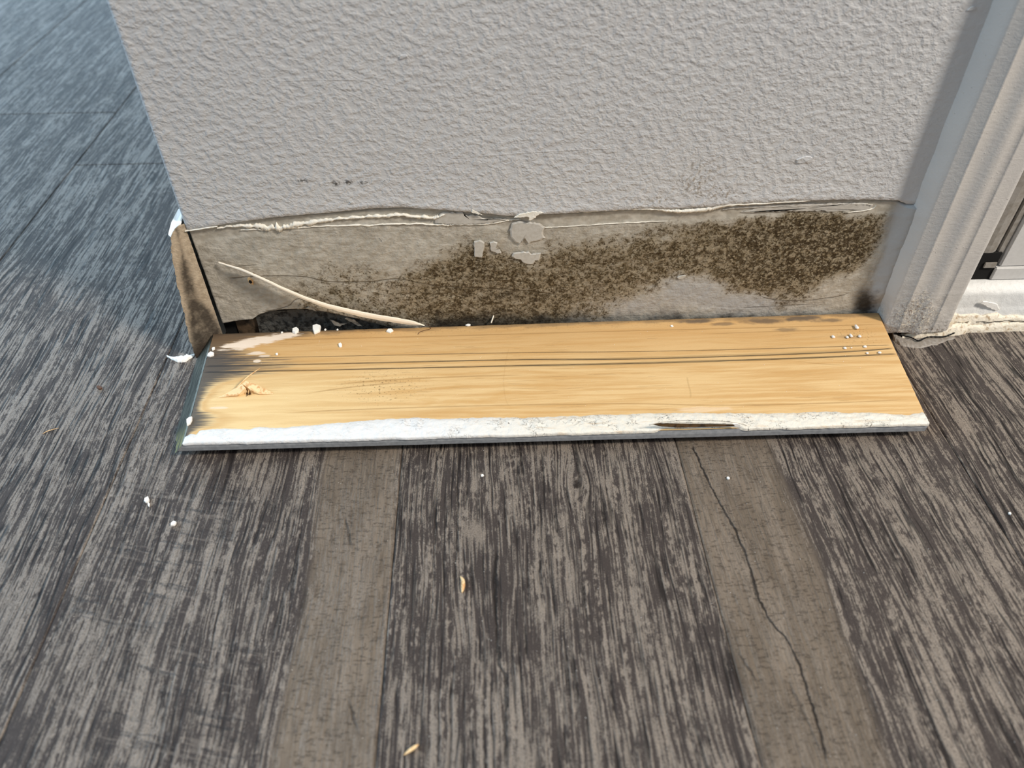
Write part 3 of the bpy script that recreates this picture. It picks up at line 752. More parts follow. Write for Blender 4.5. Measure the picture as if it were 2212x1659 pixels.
# cross-section: (s from the left front edge, y)
prof = [(-.0050, .004), (-.0040, -.0015), (-.0012, -.0082), (0, -.0100), (.0010, -.0106), (.0088, -.0107), (.0092, -.0112), (.0097, -.0107), (.0165, -.0108), (.0190, -.0118), (.0215, -.0124),
        (.0240, -.0118), (.0265, -.0108), (.0300, -.0107), (.0304, -.0111), (.0309, -.0107), (.0380, -.0104), (.0400, -.0098), (.0422, -.0075), (.0426, -.004), (.0426, .012)]
zs = np.concatenate([np.linspace(0.0050, 0.12, 110), np.linspace(0.125, 0.25, 20), [0.5, 0.9, 1.688]])
G = np.zeros((len(zs), len(prof), 3))
for i, z in enumerate(zs):
    lean = 0.2393 - 0.025 * min(z, .5)
    for j, (s_, y_) in enumerate(prof):
        e = 0.0009 * math.exp(-((z - .004) / .012) ** 2)
        n1 = float(fbm(s_ * 300, z * 300, 88)); n2 = float(fbm(j * .7, z * 120, 90))
        up = float(sstep(z, .014, .034)); s_ = s_ * up if s_ < 0 else s_
        xo = 0.0014 * n2 * (max(up, .1) if j <= 2 else 0.15)
        G[i, j] = (lean + s_ + xo, y_ - e * (1 + n1) - (0.0012 * n1 * math.exp(-z / .03)), z + (0.0016 * float(fbm(s_ * 220, 0, 12)) if i == 0 else 0))
cas = grid_obj('casing', G, M['casing'], trim, flip=False); tag(cas, 'grey painted casing with crumbling foot')
cb = box('casing_back', (0.2393, -.006, .006), (0.2790, .0074, 0.3), M['drywall_core'], trim)
cb.hide_render = False
# caulk between casing foot and floor
def lumpy(name, pts, hts, wid, mat, seed, parent, floorz=0.0):
    """low ridge of filler along a floor path: pts px centre line"""
    path = smoothpath([onz(a, c, floorz) for a, c in pts], 120); n = len(path); s = np.linspace(0, 1, n)
    H = np.interp(s, np.linspace(0, 1, len(hts)), hts); Wd = np.interp(s, np.linspace(0, 1, len(wid)), wid)
    rows = np.linspace(-1, 1, 15); G = np.zeros((15, n, 3))
    for i, a in enumerate(rows):
        nn = fbm(s * n * .12, s * 0 + a * 2.5, seed)
        G[i] = path; G[i, :, 1] += a * Wd * (1 + .5 * nn); G[i, :, 2] = floorz + H * np.maximum(0, (1 - abs(a) ** 2.2)) * (1 + .9 * nn) - (0.0006 if abs(a) == 1 else 0)
        G[i, :, 0] += .0008 * fbm(s * n * .2, s * 0 + a * 3, seed + 3)
    return grid_obj(name, G, mat, parent)
l1 = lumpy('caulk', [(1945, 728), (1970, 725), (2005, 722), (2045, 718), (2082, 710), (2102, 698)], [.0020, .0045, .0058, .0060, .0065, .004], [.002, .0032, .0036, .0038, .0042, .003], M['caulk'], 4, trim)
l2 = lumpy('filler', [(1918, 718), (1940, 734), (1975, 741), (2015, 736), (2060, 727)], [.0040, .0016, .0010, .0007, .0003], [.008, .0060, .0050, .0045, .002], M['caulk_grey'], 9, trim)
l3 = lumpy('filler', [(1912, 700), (1925, 703), (1950, 704), (1985, 702)], [.006, .0060, .0050, .003], [.004, .006, .006, .004], M['casing'], 15, trim)
tag(l2, 'grey smeared filler on the floor')
# dark crack under the caulk
def crack(px, z, w, parent, mat=None, name='crack'):
    path = smoothpath([onz(a, c, z) for a, c in px], 40)
    return tube(name, path, [w * (.4 + .6 * abs(math.sin(i * 1.7))) for i in range(40)], mat or M['void'], parent, seg=5)
crack([(1940, 722), (1968, 729), (1985, 736), (2005, 728), (2040, 727), (2062, 719)], .0020, .0006, trim)

# ------------------------------------------------------------------ sill and door at the right
sill = empty('trim_2', (0.34, 0, 0)); tag(sill, kind='structure')
# sill profile y,z extruded along x
sp_ = [(-.0020, 0), (-.0024, .006), (-.0022, .0115), (-.0012, .0140), (-.0006, .0155), (-.0006, .0235), (.0004, .0255), (.0030, .0275), (.0065, .0296), (.030, .0296), (.030, .0)]
xs = np.linspace(.2795, 1.0, 260); G = np.zeros((len(sp_), len(xs), 3))
for i, (y_, z_) in enumerate(sp_):
    G[i, :, 0] = xs; nn = fbm(xs * 180, xs * 0 + i * .7, 44)
    amp = .0016 if i in (1, 2, 3) else .0006
    G[i, :, 1] = y_ - amp * nn; G[i, :, 2] = z_ + (amp * .8 * fbm(xs * 200, xs * 0 + i * 3, 45) if 0 < i < 8 else 0)
so = grid_obj('sill_board', G, M['white_sill'], sill, flip=True); tag(so, 'chipped white sill board')
def lump_x(name, x0, x1, y0, wid, H, mat, seed, parent):
    xs = np.linspace(x0, x1, 160); rows = np.linspace(-1, 1, 15); G = np.zeros((15, 160, 3))
    for i, a in enumerate(rows):
        nn = fbm(xs * 160, xs * 0 + a * 2.2, seed)
        G[i, :, 0] = xs; G[i, :, 1] = y0 + a * wid * (1 + .35 * nn); G[i, :, 2] = H * (1 - abs(a) ** 2.4) * (1 + .8 * nn) - (.0008 if abs(a) == 1 else 0)
    return grid_obj(name, G, mat, parent)
lump_x('caulk', .281, .99, -.0024, .0034, .0105, M['caulk'], 5, sill)
lump_x('caulk', .283, .99, -.0048, .0026, .0050, M['caulk'], 6, sill)
crk = np.array([(x, -.0050 + .0005 * math.sin(x * 300) + .0004 * math.sin(x * 811), .0066) for x in np.linspace(.287, .42, 60)])
tube('crack', crk, [.00014 + .00012 * abs(math.sin(i * .9)) for i in range(60)], M['void'], sill, seg=5)
fl = slab('paint_flake', [ony(*p, -.0018) for p in ((2118, 655), (2122, 650), (2140, 652), (2155, 658), (2160, 668), (2150, 671), (2135, 664))], (0, -1, .2), .0006, M['white_chip'], sill, jitter=.0004, seed=3)

door = empty('door_1', (.35, .01, .02)); tag(door, kind='structure')
def ex_prof(name, prof, x0, x1, mat, parent, xl_lean=0.0):
    V = []; F = []; n = len(prof)
    for x in (x0, x1):
        for (y_, z_) in prof: V.append((x - (xl_lean * (z_ - .02) if x == x0 else 0), y_, z_))
    for i in range(n):
        j = (i + 1) % n; F.append((i, j, n + j, n + i))
    F += [tuple(range(n))[::-1], tuple(range(n, 2 * n))]
    o = mesh_obj(name, V, F, mat); 
    bm = bmesh.new(); bm.from_mesh(o.data); bmesh.ops.recalc_face_normals(bm, faces=bm.faces); bm.to_mesh(o.data); bm.free()
    o.parent = parent; o.matrix_parent_inverse = Matrix.Translation(-Vector(parent.location)); return o
def keep(o, parent): return attach(o, parent)
o = keep(box('bottom_rail', (.3041, .0062, .0300), (1.0, .030, .0386), M['door_paint'], None, .0005), door); tag(o, 'low white rail under the panel')
o = keep(box('door_panel', (.3062, .0075, .0386), (1.0, .030, 1.688), M['door_paint'], None, .0009), door); tag(o, 'smooth pale door panel')
# rounded seal strip with its dark slots
SE = [(-1, 0), (-.9, -.5), (-.5, -.9), (0, -1.0), (.5, -.9), (.9, -.5), (1, 0), (1, 3), (-1, 3)]
V = []; F = []; n = len(SE)
for z in (.0480, 1.688):
    for a, d in SE: V.append((.2952 + .0068 * a, .0125 + .0045 * d, z + (-.0028 * (a + 1) if z < .1 else 0)))
for i in range(n):
    j = (i + 1) % n; F.append((i, n + i, n + j, j))
F += [tuple(range(n)), tuple(range(n, 2 * n))[::-1]]
o = keep(mesh_obj('door_seal', V, F, M['seal'], base=(.2952, .0125, .05)), door); tag(o, 'taupe rounded seal strip beside the panel')
o = keep(box('seal_slot', (.3020, .009, .041), (.3056, .030, 1.688), M['seal'], None, .0003), door)
o = keep(box('door_gap', (.2720, .0302, .0), (1.0, .0900, 1.688), M['void'], None), door); tag(o, 'black gap between casing and door')
o = keep(box('gap_stop', (.2960, .0066, .0385), (.3035, .0076, .0425), M['seal'], None, .0004), door)
core2 = keep(box('door_jamb', (.2720, .0122, .0), (.2829, .0300, 1.688), M['casing'], None), door)

o = keep(box('gap_shadow', (.2829, .0078, .0296), (.3041, .0120, .0485), M['void'], None), door)  # solid black block standing in for the shade between casing and rail

# ------------------------------------------------------------------ baseboard on the return wall, mitred end towards us
bl = empty('baseboard_left', (XL - .006, .02, 0)); tag(bl, kind='structure')
bp_ = [(.0005, .0005), (.0125, .0005), (.0127, .004), (.0122, .016), (.0112, .026), (.0106, .032), (.0098, .042), (.0092, .050), (.0083, .058), (.0073, .067), (.0062, .074), (.0047, .0800), (.0030, .0832), (.0005, .0842)]
xb = -.1622
sub_ = []
for i in range(len(bp_) - 1):
    for k in range(8):
        t = k / 8; sub_.append((bp_[i][0] * (1 - t) + bp_[i + 1][0] * t, bp_[i][1] * (1 - t) + bp_[i + 1][1] * t))
sub_.append(bp_[-1])
sub_ = [(t + ((.0010 * float(fbm(z * 420, 0, 6)) + .0005 * float(fbm(z * 1500, 0, 16))) if t > .002 and z > .003 else 0), z) for t, z in sub_]
n = len(sub_)
V = [(xb - t, -t + .0004, z) for t, z in sub_] + [(xb - t, .9, z) for t, z in sub_]
F = [(i, i + 1, n + i + 1, n + i) for i in range(n - 1)] + [tuple(range(n, 2 * n))]
o = keep(mesh_obj('baseboard_face', V, F, M['white_sill']), bl)
bm = bmesh.new(); bm.from_mesh(o.data); bmesh.ops.recalc_face_normals(bm, faces=bm.faces); bm.to_mesh(o.data); bm.free()
tag(o, 'white painted face running back along the wall')
def mitre_material():
    b = NB('mitre_end_grain'); x, y, z = b.pos(); P = b.P
    n = b.noise(P, 260, 5, .6); s2 = b.noise(b.vec(x * 900 + z * 500, y * 200, z * 500 - x * 300), 1., 3)
    col = b.mix(b.ss(n, .35, .65), '#aea08c', '#958774')
    col = b.mix(b.ss(s2, .5, .7) * .35, col, '#c0ad94')
    def off(px, py): return onp_m(px, py)
    ctr = b.curve(z, [(0, -.1700), (.015, -.1672), (.03, -.1672), (.045, -.1674), (.06, -.1662), (.07, -.1650), (.084, -.1640)], 0, .084, -.175, -.160)
    d = (x - ctr).abs() + (n - .5) * .006
    wdt = b.curve(z, [(0, .0078), (.012, .0066), (.025, .0052), (.04, .0024), (.055, .0020), (.063, .0012), (.068, .0), (.084, 0)], 0, .084, 0, .01)
    m_ = b.ss(d - wdt, -.0016, .0016, 1., 0.)
    col = b.mix(m_ * b.ss(b.noise(P, 130, 3), .3, .55, .65, 1.) * .92, col, '#3a342e')
    col = b.mix(b.ss(z + (n - .5) * .012, .004, .016, 1., 0.) * .6, col, '#3b322b')
    return b.out(col, .9, n * .0006 + s2 * .0004, .15)
def onp_m(px, py): return ony(px, py, -.006)
M['mitre'] = mitre_material()
# end face: cut at 45 degrees, slightly rough
cut = [(xb - t, -t, z) for t, z in sub_]
inner = [(xb + .0018 + .0003 * float(fbm(z * 600, 0, 7)), .0008, z) for t, z in sub_]
G = np.zeros((9, n, 3))
for j in range(n):
    for i in range(9):
        a = i / 8; G[i, j] = np.array(inner[j]) * (1 - a) + np.array(cut[j]) * a
        if 0 < i < 8: G[i, j, 1] += .0005 * float(fbm(a * 6, sub_[j][1] * 250, 14))
o = grid_obj('mitred_end', G, M['mitre']); keep(o, bl); tag(o, 'bare brown mitred end with dark mould')
# white torn paint cap on top of the end
cap = slab('paint_cap', [(xb + .0004, .000, .0845), (xb + .0004, .012, .0870), (xb - .0034, .012, .0862), (xb - .0056, .003, .0832), (xb - .0066, -.0032, .0797), (xb - .0050, -.0046, .0790), (xb - .0030, -.0028, .0810), (xb - .0014, -.0012, .0822)], (-.35, -.25, .9), .0009, M['white_chip'], None, seed=2)
keep(cap, bl)

# ------------------------------------------------------------------ loose baseboard lying face down
T = 0.0125
RL = onz(461, 721, T); RR = onz(1897, 675, T); FL = onz(397, 957, T); FR = onz(2007, 914, T)
M['pine'] = pine_material(RL, RR, FL, FR)
board = empty('loose_baseboard', ((RL + RR + FL + FR) / 4 * np.array([1, 1, 0])).tolist())
board['kind'] = 'thing'; tag(board, 'detached baseboard lying back side up, bare golden pine, in front of the mouldy wall', 'baseboard')
def topP(u, w):
    return (RL * (1 - u) + RR * u) * (1 - w) + (FL * (1 - u) + FR * u) * w
nu, nw = 500, 90
uu = np.linspace(0, 1, nu); ww = np.linspace(0, 1, nw)
G = np.zeros((nw, nu, 3))
for i, w in enumerate(ww):
    G[i] = (RL[None] * (1 - uu[:, None]) + RR[None] * uu[:, None]) * (1 - w) + (FL[None] * (1 - uu[:, None]) + FR[None] * uu[:, None]) * w
G[0, :, 2] -= .0003; G[:, -1, 2] -= .0002
G[:, -1, 0] += .0003 * fbm(ww * 70, ww * 0, 4); G[:, 0, 0] += .0005 * fbm(ww * 60, ww * 0, 5)
G[0, :, 1] += .0004 * fbm(uu * 90, uu * 0, 3)
o = grid_obj('wood_back', G, M['pine'], flip=True); keep(o, board)
# body under the top: profile rises to a thin front edge
bprof = [(1.0, T - .0004), (1.003, .0092), (1.0, .0064), (.985, .0056), (.95, .0050), (.90, .0042), (.86, .0022), (.80, .0008), (.70, .0004), (.0, .0004)]
V = []; F = []; n = len(bprof)
us_ = np.linspace(0, 1, 30)
for u in us_:
    for w, z in bprof:
        p = topP(u, w); d = T - z
        p = p + np.array([-d * 0.95 * (1 if u == 0 else max(0, 1 - u * 29)), 0, 0]); p[2] = z; V.append(p)
for k in range(len(us_) - 1):
    for i in range(n - 1): F.append((k * n + i, (k + 1) * n + i, (k + 1) * n + i + 1, k * n + i + 1))
o = mesh_obj('painted_face', V, F, M['board_paint']); keep(o, board); tag(o, 'grey painted front edge')
bm = bmesh.new(); bm.from_mesh(o.data); bmesh.ops.recalc_face_normals(bm, faces=bm.faces); bm.to_mesh(o.data); bm.free()
# square right end and rear edge
V = [topP(1, w) * np.array([1, 1, 0]) + np.array([-.00005, 0, z]) for w, z in bprof] + [topP(1, 0) - np.array([0, 0, .0003])]
o = mesh_obj('square_end', V, [tuple(range(len(V)))], M['pine']); keep(o, board)
V = [topP(0, 0) - np.array([0, 0, .0003]), topP(1, 0) - np.array([0, 0, .0003]), topP(1, 0) * np.array([1, 1, 0]) + np.array([0, 0, .0004]), topP(0, 0) * np.array([1, 1, 0]) + np.array([-.0115, 0, .0004])]
o = mesh_obj('rear_edge', V, [(0, 1, 2, 3)], M['wood_dark']); keep(o, board)
# mitred left end: sloping face wider than the back
def board_mitre_mat():
    b = NB('board_mitre'); x, y, z = b.pos(); P = b.P
    s_ = b.noise(b.vec(x * 900, y * 60, z * 900), 1., 4)
    col = b.mix(b.ss(s_, .35, .65), '#55564c', '#2b2d26')
    col = b.mix(b.ss(y, -.093, -.070, 1., 0.) * b.ss(s_, .40, .62) * .9, col, '#b3ad6a')
    e = b.ss(z + (b.noise(b.vec(x, y * 400, z), 1., 2) - .5) * .002, .0098, .0112)
    col = b.mix(e * b.ss(y, -.022, -.010, 1., 0.) * .6, col, '#a5a69c')
    return b.out(col, .7, s_ * .0005)
M['board_mitre'] = board_mitre_mat()
nv = 90; G = np.zeros((9, nv, 3))
for j, w in enumerate(np.linspace(0, 1, nv)):
    zb = np.interp(w, [0, .7, .8, .86, .9, .95, 1.0], [.0004, .0004, .0008, .0022, .0042, .0050, .0062])
    for i in range(9):
        a = i / 8; z = T - .0002 - (T - .0002 - zb) * a; p = topP(0, w)
        G[i, j] = (p[0] - (T - z) * 0.95 + (.0004 * float(fbm(w * 80, a * 3, 5)) if i else 0), p[1] - .0012 * a * (w > .97), z)
o = grid_obj('mitred_end', G, M['board_mitre']); keep(o, board); tag(o, 'olive grey mitred end with a pale rim')

# ragged ridge of white paint and caulk along the front edge
RB = [(398, 946), (412, 938), (425, 940), (432, 931), (455, 928), (480, 926), (540, 927), (560, 922), (600, 925), (650, 920), (700, 917), (760, 911), (800, 908), (850, 905), (900, 902), (950, 906), (1050, 902), (1150, 903),
      (1200, 900), (1250, 899), (1300, 895), (1350, 896), (1400, 893), (1480, 892), (1600, 893), (1700, 893), (1790, 889), (1830, 892), (1900, 892), (1960, 897), (1990, 891), (1997, 890), (2004, 902)]
RF = [(397, 957), (430, 953), (470, 956), (560, 950), (680, 946), (800, 941), (880, 938), (1106, 930), (1500, 921), (2006, 912)]
bx = np.array([onz(*p, T)[:2] for p in RB]); fx_ = np.array([onz(*p, T)[:2] for p in RF])
nr = 760; xs = np.linspace(bx[0, 0] + .0002, FR[0] - .0002, nr); rows = 16
yb = np.interp(xs, bx[:, 0], bx[:, 1]) + .0012 * fbm(xs * 300, xs * 0, 41, 4)
s_ = (xs - FL[0]) / (FR[0] - FL[0]); yf = FL[1] + (FR[1] - FL[1]) * s_ - .0004 + .0010 * fbm(xs * 120, xs * 0, 42)
G = np.zeros((rows + 2, nr, 3))
gl_ = onz(1405, 915, T)[0]; gr_ = onz(1605, 912, T)[0]
gapm = sstep(xs, gl_, gl_ + .008) * sstep(xs, gr_, gr_ - .008)
for i in range(rows):
    a = i / (rows - 1)
    nn = fbm(xs * 260, xs * 0 + a * 5, 43, 4)
    G[i, :, 0] = xs + .0005 * fbm(xs * 300, xs * 0 + a * 9, 47); G[i, :, 1] = yb * (1 - a) + (yf + gapm * .0016) * a
    hgt = .0012 * (1 - (1 - a) ** 6) * (a > 0) * (1 + 1.4 * nn)
    G[i, :, 2] = T + .00006 + hgt * (1 - .5 * a) * np.minimum(1, np.abs(xs - xs[0]) / .003)
for i, (dy, z) in enumerate(((-.0003, T - .0003), (-.00035, T - .0012))):
    G[rows + i, :, 0] = xs; G[rows + i, :, 1] = yf + gapm * .0016 + dy; G[rows + i, :, 2] = z + .0007 * fbm(xs * 200, xs * 0 + i, 48) + gapm * .0010
ridge_o = grid_obj('paint_ridge', G, M['white_ridge'], flip=True); keep(ridge_o, board); tag(ridge_o, 'ragged white paint and caulk ridge')
# lens-shaped slit of bare brown wood with loose paint strips over it
def fy(px, py, z): return onz(px, py, z)
lens = [(1408, 916), (1425, 914), (1460, 914.5), (1500, 915), (1560, 916), (1600, 917), (1585, 920), (1540, 921.5), (1500, 922.5), (1460, 923), (1430, 921), (1415, 918)]
yq = float(topP(.65, 1.003)[1]) - .0004
o = slab('bare_slit', [ony(a, c, yq) for a, c in lens], (0, -1, 0), .0003, M['brown_slit'], None, seed=3); keep(o, board); tag(o, 'brown bare wood slit')
def strip(name, px, y, w, mat, parent, seed=0):
    path = smoothpath([ony(a, c, y) for a, c in px], 40)
    o = tube(name, path, [w * (.5 + .5 * math.sin(math.pi * (i + 1) / 42)) for i in range(40)], mat, None, seg=6, flat=.5); keep(o, parent) if parent else None; return o
strip('paint_strip', [(1402, 918), (1430, 912), (1470, 908), (1500, 908), (1560, 909), (1600, 915), (1613, 919)], yq - .0005, .0006, M['white_ridge'], board)
strip('paint_strip', [(1430, 914), (1470, 912), (1540, 914), (1590, 915)], yq - .0009, .0005, M['white_ridge'], board)
o = slab('paint_strip', [ony(a, c, yq - .001) for a, c in ((1583, 915), (1592, 914), (1600, 917), (1596, 922), (1588, 921))], (0, -1, .3), .0004, M['white_chip'], None, seed=5); keep(o, board)
# split fibres round the old nail hole
c0 = onz(537, 843, T)
def fibre(pts, w, name='wood_fibre', mat='pale_fibre', flat=.35):
    P3 = [onz(a, c, T) + np.array([0, 0, h]) for a, c, h in pts]
    path = smoothpath(P3, 16)
    o = tube(name, path, [w * math.sin(math.pi * min(.97, (i + .6) / 16)) + .00005 for i in range(16)], M[mat], None, seg=6, flat=flat); keep(o, board); return o
def shard(pts, name='wood_fibre'):
    P3 = np.array([onz(a, c, T) + np.array([0, 0, h]) for a, c, h in pts]); n = len(P3)
    V = list(P3) + [p * np.array([1, 1, 0]) + np.array([0, .0006, T + .0001]) for p in P3]
    F = [tuple(range(n))] + [(i, (i + 1) % n, n + (i + 1) % n, n + i) for i in range(n)]
    o = mesh_obj(name, V, F, M['pale_fibre'], base=P3.mean(0)); o.parent = None; keep(o, board); 
    o.matrix_parent_inverse = Matrix.Translation(-Vector(board.location)); return o
shard([(472, 859, .0001), (500, 851, .0022), (527, 843, .0048), (534, 849, .0040), (515, 857, .0010)])
shard([(528, 842, .0044), (536, 838, .0054), (560, 842, .0036), (590, 851, .0001), (562, 854, .0008), (545, 851, .0030)])
fibre([(500, 852, .0012), (520, 842, .0035), (545, 828, .006), (571, 817, .008)], .0005)
for k, p in enumerate(([(529, 852, .0002), (533, 846, .0022), (537, 843, .003)], [(536, 854, .0001), (539, 848, .002), (541, 844, .003)], [(545, 853, .0002), (543, 847, .0022), (540, 843, .003)], [(532, 857, .0003), (536, 855, .0008), (537, 852, .0012)])):
    fibre(p, .0003, mat='brown_slit' if k == 3 else 'pale_fibre')
o = slab('nail_hole', [onz(537 + 6 * math.cos(a), 851 + 3 * math.sin(a), T) + np.array([0, 0, .0001]) for a in np.linspace(0, 6.28, 11)[:-1]], (0, 0, 1), .0001, M['brown_slit'], None); keep(o, board)

# ------------------------------------------------------------------ paint sliver leaning on the wall
sl = [(472, 567, -.0008), (496, 576, -.0028), (520, 584, -.0046), (560, 601, -.0068), (600, 620, -.0078), (650, 642, -.0080), (700, 660, -.0072), (750, 673, -.0062), (800, 684, -.0050), (850, 692, -.0040), (890, 699, -.0030), (917, 704, -.0022)]
path = smoothpath([ony(a, c, y) for a, c, y in sl], 90)
wd = np.interp(np.linspace(0, 1, 90), np.linspace(0, 1, 12), [.0002, .0007, .0009, .0010, .0012, .0014, .0016, .0018, .0020, .0020, .0017, .0002])
G = np.zeros((7, 90, 3)); s_ = np.linspace(0, 1, 90)
for i, a in enumerate(np.linspace(-1, 1, 7)):
    G[i] = path; G[i, :, 2] += a * wd * (1 + .35 * fbm(s_ * 40, s_ * 0 + (a > 0) * 7, 4)); G[i, :, 1] += .0004 * abs(a) + .0002 * fbm(s_ * 30, s_ * 0 + a, 8)
FL_ = np.clip(-path[:, 1] - .0006, 0, .0068) * np.minimum(1, s_ * 8)
G2 = G[::-1].copy(); G2[:, :, 1] += .0005
mid = G[3:4].copy(); mid[:, :, 1] += FL_; mid[:, :, 2] -= FL_ * .96   # the ribbon is broad and seen on its edge
low = G[0:1].copy(); low[:, :, 1] += .0005; low[:, :, 2] += .0002
m2 = mid.copy(); m2[:, :, 2] -= .0003; m2[:, :, 1] -= .0003
up_ = G[6:7].copy(); up_[:, :, 1] += .0004
G2 = np.concatenate([up_, mid, m2, low], 0)
V = np.concatenate([G, G2], 0); V = np.concatenate([V, V[:1]], 0)
sliver = grid_obj('paint_sliver', V - path.mean(0), M['cream']); sliver.location = path.mean(0).tolist()
tag(sliver, 'long curved cream paint sliver leaning against the wall above the board', 'paint sliver')

# ------------------------------------------------------------------ chips, grains, fibres
def chip(name, px, py, w, h, z, th, mat, label, cat, seed, group=None, n=7, wob=.28):
    rg = np.random.RandomState(seed); c = onz(px, py, z)
    rx = abs(onz(px + w / 2, py, z)[0] - c[0]); ry = abs(onz(px, py - h / 2, z)[1] - c[1])
    a0 = rg.rand() * 3; pts = []
    for a in np.linspace(0, 2 * math.pi, n + 1)[:-1]:
        k = 1 + wob * rg.uniform(-1, 1); pts.append([c[0] + rx * k * math.cos(a + a0), c[1] + ry * k * math.sin(a + a0), z])
    o = slab(name, pts, (0, 0, 1), th, mat, None, seed=seed); 
    tag(o, label, cat, group); return o
ZB = T + .0001
chips = [
 (640, 716, 17, 12, ZB, .0016, 'blocky white paint chip at the rear edge, end of the pale torn streak', 6),
 (683, 712, 19, 17, ZB, .0020, 'largest white paint chip, hexagonal, at the rear edge of the board', 6),
 (842, 715, 13, 8, ZB, .0010, 'white paint chip with a pointed tail below the right half of the sliver', 5),
 (735, 747, 8, 9, ZB, .0009, 'small round white chip alone on bare pine above the grooves', 6),
 (598, 766, 7, 5, ZB, .0007, 'tiny white chip just above the top groove near the stained end', 5),
 (455, 767, 16, 11, ZB, .0010, 'pinkish white flake on the dark stain at the mitred end', 6),
 (461, 754, 8, 7, ZB, .0008, 'small crumb of white paint above the flake at the mitred end', 5),
 (409, 911, 11, 16, ZB, .0012, 'white chip near the front left corner of the board', 7),
 (609, 719, 5, 4, ZB, .0006, 'tiny white crumb left of the blocky chip at the rear edge', 5),
 (703, 713, 4, 4, ZB, .0005, 'tiny white crumb just right of the hexagonal chip, the nearer of two', 5),
 (729, 713, 5, 4, ZB, .0005, 'tiny white crumb farther right of the hexagonal chip, under the sliver', 5),
 (1012, 703, 11, 5, ZB, .0006, 'thin white flake at the rear edge, mid board, left of the standing fibre', 5),
 (318, 1082, 12, 12, .0001, .0012, 'white paint chip with a short tail on the dark floor left of the board', 6),
 (376, 1133, 11, 9, .0001, .0012, 'rounded white paint chip on the floor, below the one with a tail', 6),
 (1573, 1034, 7, 6, .0001, .0008, 'small white crumb on the floor near the top of the long plank crack', 6),
 (2181, 1110, 6, 5, .0001, .0007, 'tiny white crumb on the floor at the far right', 5),
 (1042, 1028, 6, 5, .0001, .0006, 'tiny white crumb on the middle plank just below the board', 5),
 (1451, 705, 7, 4, ZB, .0005, 'tiny white crumb at the rear edge, right half of the board', 5),
]
for k, (px, py, w, h, z, th, lab, n) in enumerate(chips):
    chip('paint_chip', px, py, w, h, z, th, M['white_chip'], lab, 'paint chip', 11 + k, 'white paint chips', n)
# tails
o = slab('chip_tail', [onz(a, c, .0002) for a, c in ((319, 1085), (324, 1088), (323, 1096), (320, 1093))], (0, 0, 1), .0004, M['white_chip']); 
tl = [q for q in C.objects if q.get('label', '').startswith('white paint chip with a short tail')][0]; keep(o, tl); o.matrix_parent_inverse = Matrix.Translation(-Vector(tl.location))
grains = [(1850, 709, 10, 10, 'largest white grain, alone near the right end of the board, highest of the cluster'), (1800, 729, 11, 6, 'leftmost flat white grain of the cluster at the right end'),
          (1830, 730, 8, 6, 'left grain of the touching pair above the grooves'), (1838, 727, 8, 8, 'right grain of the touching pair above the grooves'), (1856, 728, 7, 7, 'white grain just right of the touching pair'),
          (1825, 753, 10, 5, 'white grain at the left end of the row in the middle groove'), (1839, 752, 4, 3, 'tiny grain second in the row in the middle groove'),
          (1868, 750, 10, 5, 'long white grain at the right of the row in the middle groove'), (1873, 764, 6, 5, 'left grain of the two in the lowest groove'), (1899, 763, 9, 6, 'right grain of the two in the lowest groove')]
def grain(px, py, w, h, lab, seed):
    c = onz(px, py, ZB); w *= .85; h *= .8; rx = abs(onz(px + w / 2, py, ZB)[0] - c[0]); ry = abs(onz(px, py - h / 2, ZB)[1] - c[1])
    bm = bmesh.new(); bmesh.ops.create_icosphere(bm, subdivisions=2, radius=1)
    rg = np.random.RandomState(seed); ph = rg.rand(3) * 6
    for v in bm.verts:
        k = 1 + .14 * math.sin(3 * v.co.x + ph[0]) + .12 * math.sin(4 * v.co.y + ph[1])
        v.co = Vector((v.co.x * rx * k, v.co.y * ry * k, (v.co.z + 1) * ry * .55 * k))
    me = bpy.data.meshes.new('white_grain'); bm.to_mesh(me); bm.free(); me.materials.append(M['egg'])
    me.polygons.foreach_set('use_smooth', [True] * len(me.polygons))
    o = bpy.data.objects.new('white_grain', me); C.objects.link(o); o.location = (c[0], c[1], ZB)
    tag(o, lab, 'grain', 'white grains on the right end of the board')
for k, g_ in enumerate(grains): grain(*g_, k)
def sliver_floor(px, z, w, label, seed):
    path = smoothpath([onz(a, c, z) + np.array([0, 0, h]) for a, c, h in px], 14)
    o = tube('wood_splinter', path, [w * math.sin(math.pi * min(.98, (i + .8) / 15)) + .00005 for i in range(14)], M['pale_fibre'], None, seg=6, flat=.9)
    tag(o, label, 'wood splinter')
sliver_floor([(994, 1246, .0004), (1000, 1256, .0006), (1000, 1270, .0006), (998, 1281, .0004)], 0, .0011, 'short pale wood splinter lying lengthwise on the middle plank', 1)
sliver_floor([(872, 1632, .0003), (884, 1624, .0008), (896, 1616, .0010), (904, 1609, .0004)], 0, .0008, 'thin slanting wood splinter near the bottom edge of the floor', 2)
sliver_floor([(92, 938, .0002), (104, 932, .0004), (128, 925, .0003)], 0, .0002, 'hair-thin pale scrap on the far left floor', 3)
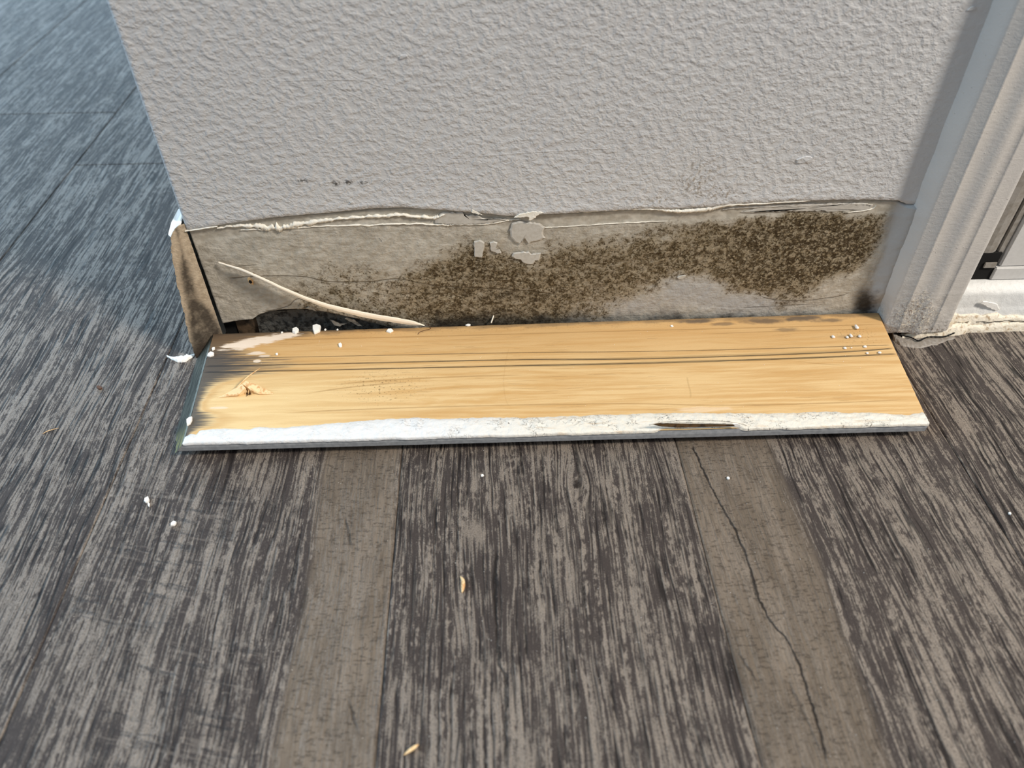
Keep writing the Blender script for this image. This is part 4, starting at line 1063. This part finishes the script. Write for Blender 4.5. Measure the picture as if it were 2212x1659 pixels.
o = tube('paint_fibre', smoothpath([onz(1061, 699, T) + np.array([0, 0, .0004]), onz(1064, 695, T) + np.array([0, 0, .002]), onz(1068, 689, T) + np.array([0, .0, .004]), onz(1071, 683, T) + np.array([0, 0, .0052])], 12), [.0006] * 12, M['cream'], None, flat=.6)
tag(o, 'short cream fibre standing up at the rear edge of the board, mid length', 'fibre')
o = tube('brown_hair', smoothpath([onz(a, c, T) + np.array([0, 0, .0003]) for a, c in ((903, 723), (907, 718), (918, 714), (930, 711), (927, 704), (920, 700))], 24), .00016, M['hair'], None)
tag(o, 'curled brown hair at the rear edge beside the tip of the paint sliver', 'hair')
o = slab('bark_crumb', [onz(215 + 6 * math.cos(a) * (1 + .4 * math.sin(2 * a)), 838 + 4 * math.sin(a), .0001) for a in np.linspace(0, 6.28, 9)[:-1]], (0, 0, 1), .0008, M['hair'], None, seed=8)
tag(o, 'tiny red-brown crumb on the floor left of the board', 'crumb')
# smear of white caulk on the floor beside the left mitre
sm = lumpy('caulk_smear', [(360, 768), (372, 774), (388, 777), (404, 775), (421, 767)], [.0002, .0008, .0020, .0024, .0008], [.0004, .0012, .0026, .0030, .0008], M['white_chip'], 22, None)
tag(sm, 'lump of whitish caulk smeared on the floor beside the left mitre', 'caulk')

# fine dust on the floor and board: nobody could count it
rg = np.random.RandomState(4); V = []; F = []
for k in range(420):
    if k < 260: px, py = rg.uniform(0, 2212), rg.uniform(960, 1659); z = .0001
    elif k < 330: px, py = rg.uniform(0, 380), rg.uniform(250, 1000); z = .0001
    else: px, py = rg.uniform(500, 1900), rg.uniform(705, 880); z = T + .0001
    c = onz(px, py, z); r = rg.uniform(.00008, .00022); b0 = len(V)
    for q in ((r, 0, 0), (-r * .5, r, 0), (-r * .6, -r * .8, 0), (0, 0, r * 1.2)): V.append(c + np.array(q))
    F += [(b0, b0 + 1, b0 + 3), (b0 + 1, b0 + 2, b0 + 3), (b0 + 2, b0, b0 + 3), (b0, b0 + 2, b0 + 1)]
o = mesh_obj('fine_dust', V, F, M['white_chip']); tag(o, 'fine white dust specks scattered on the floor and board', 'dust', kind='stuff')
# ground-in pale grime right of the board
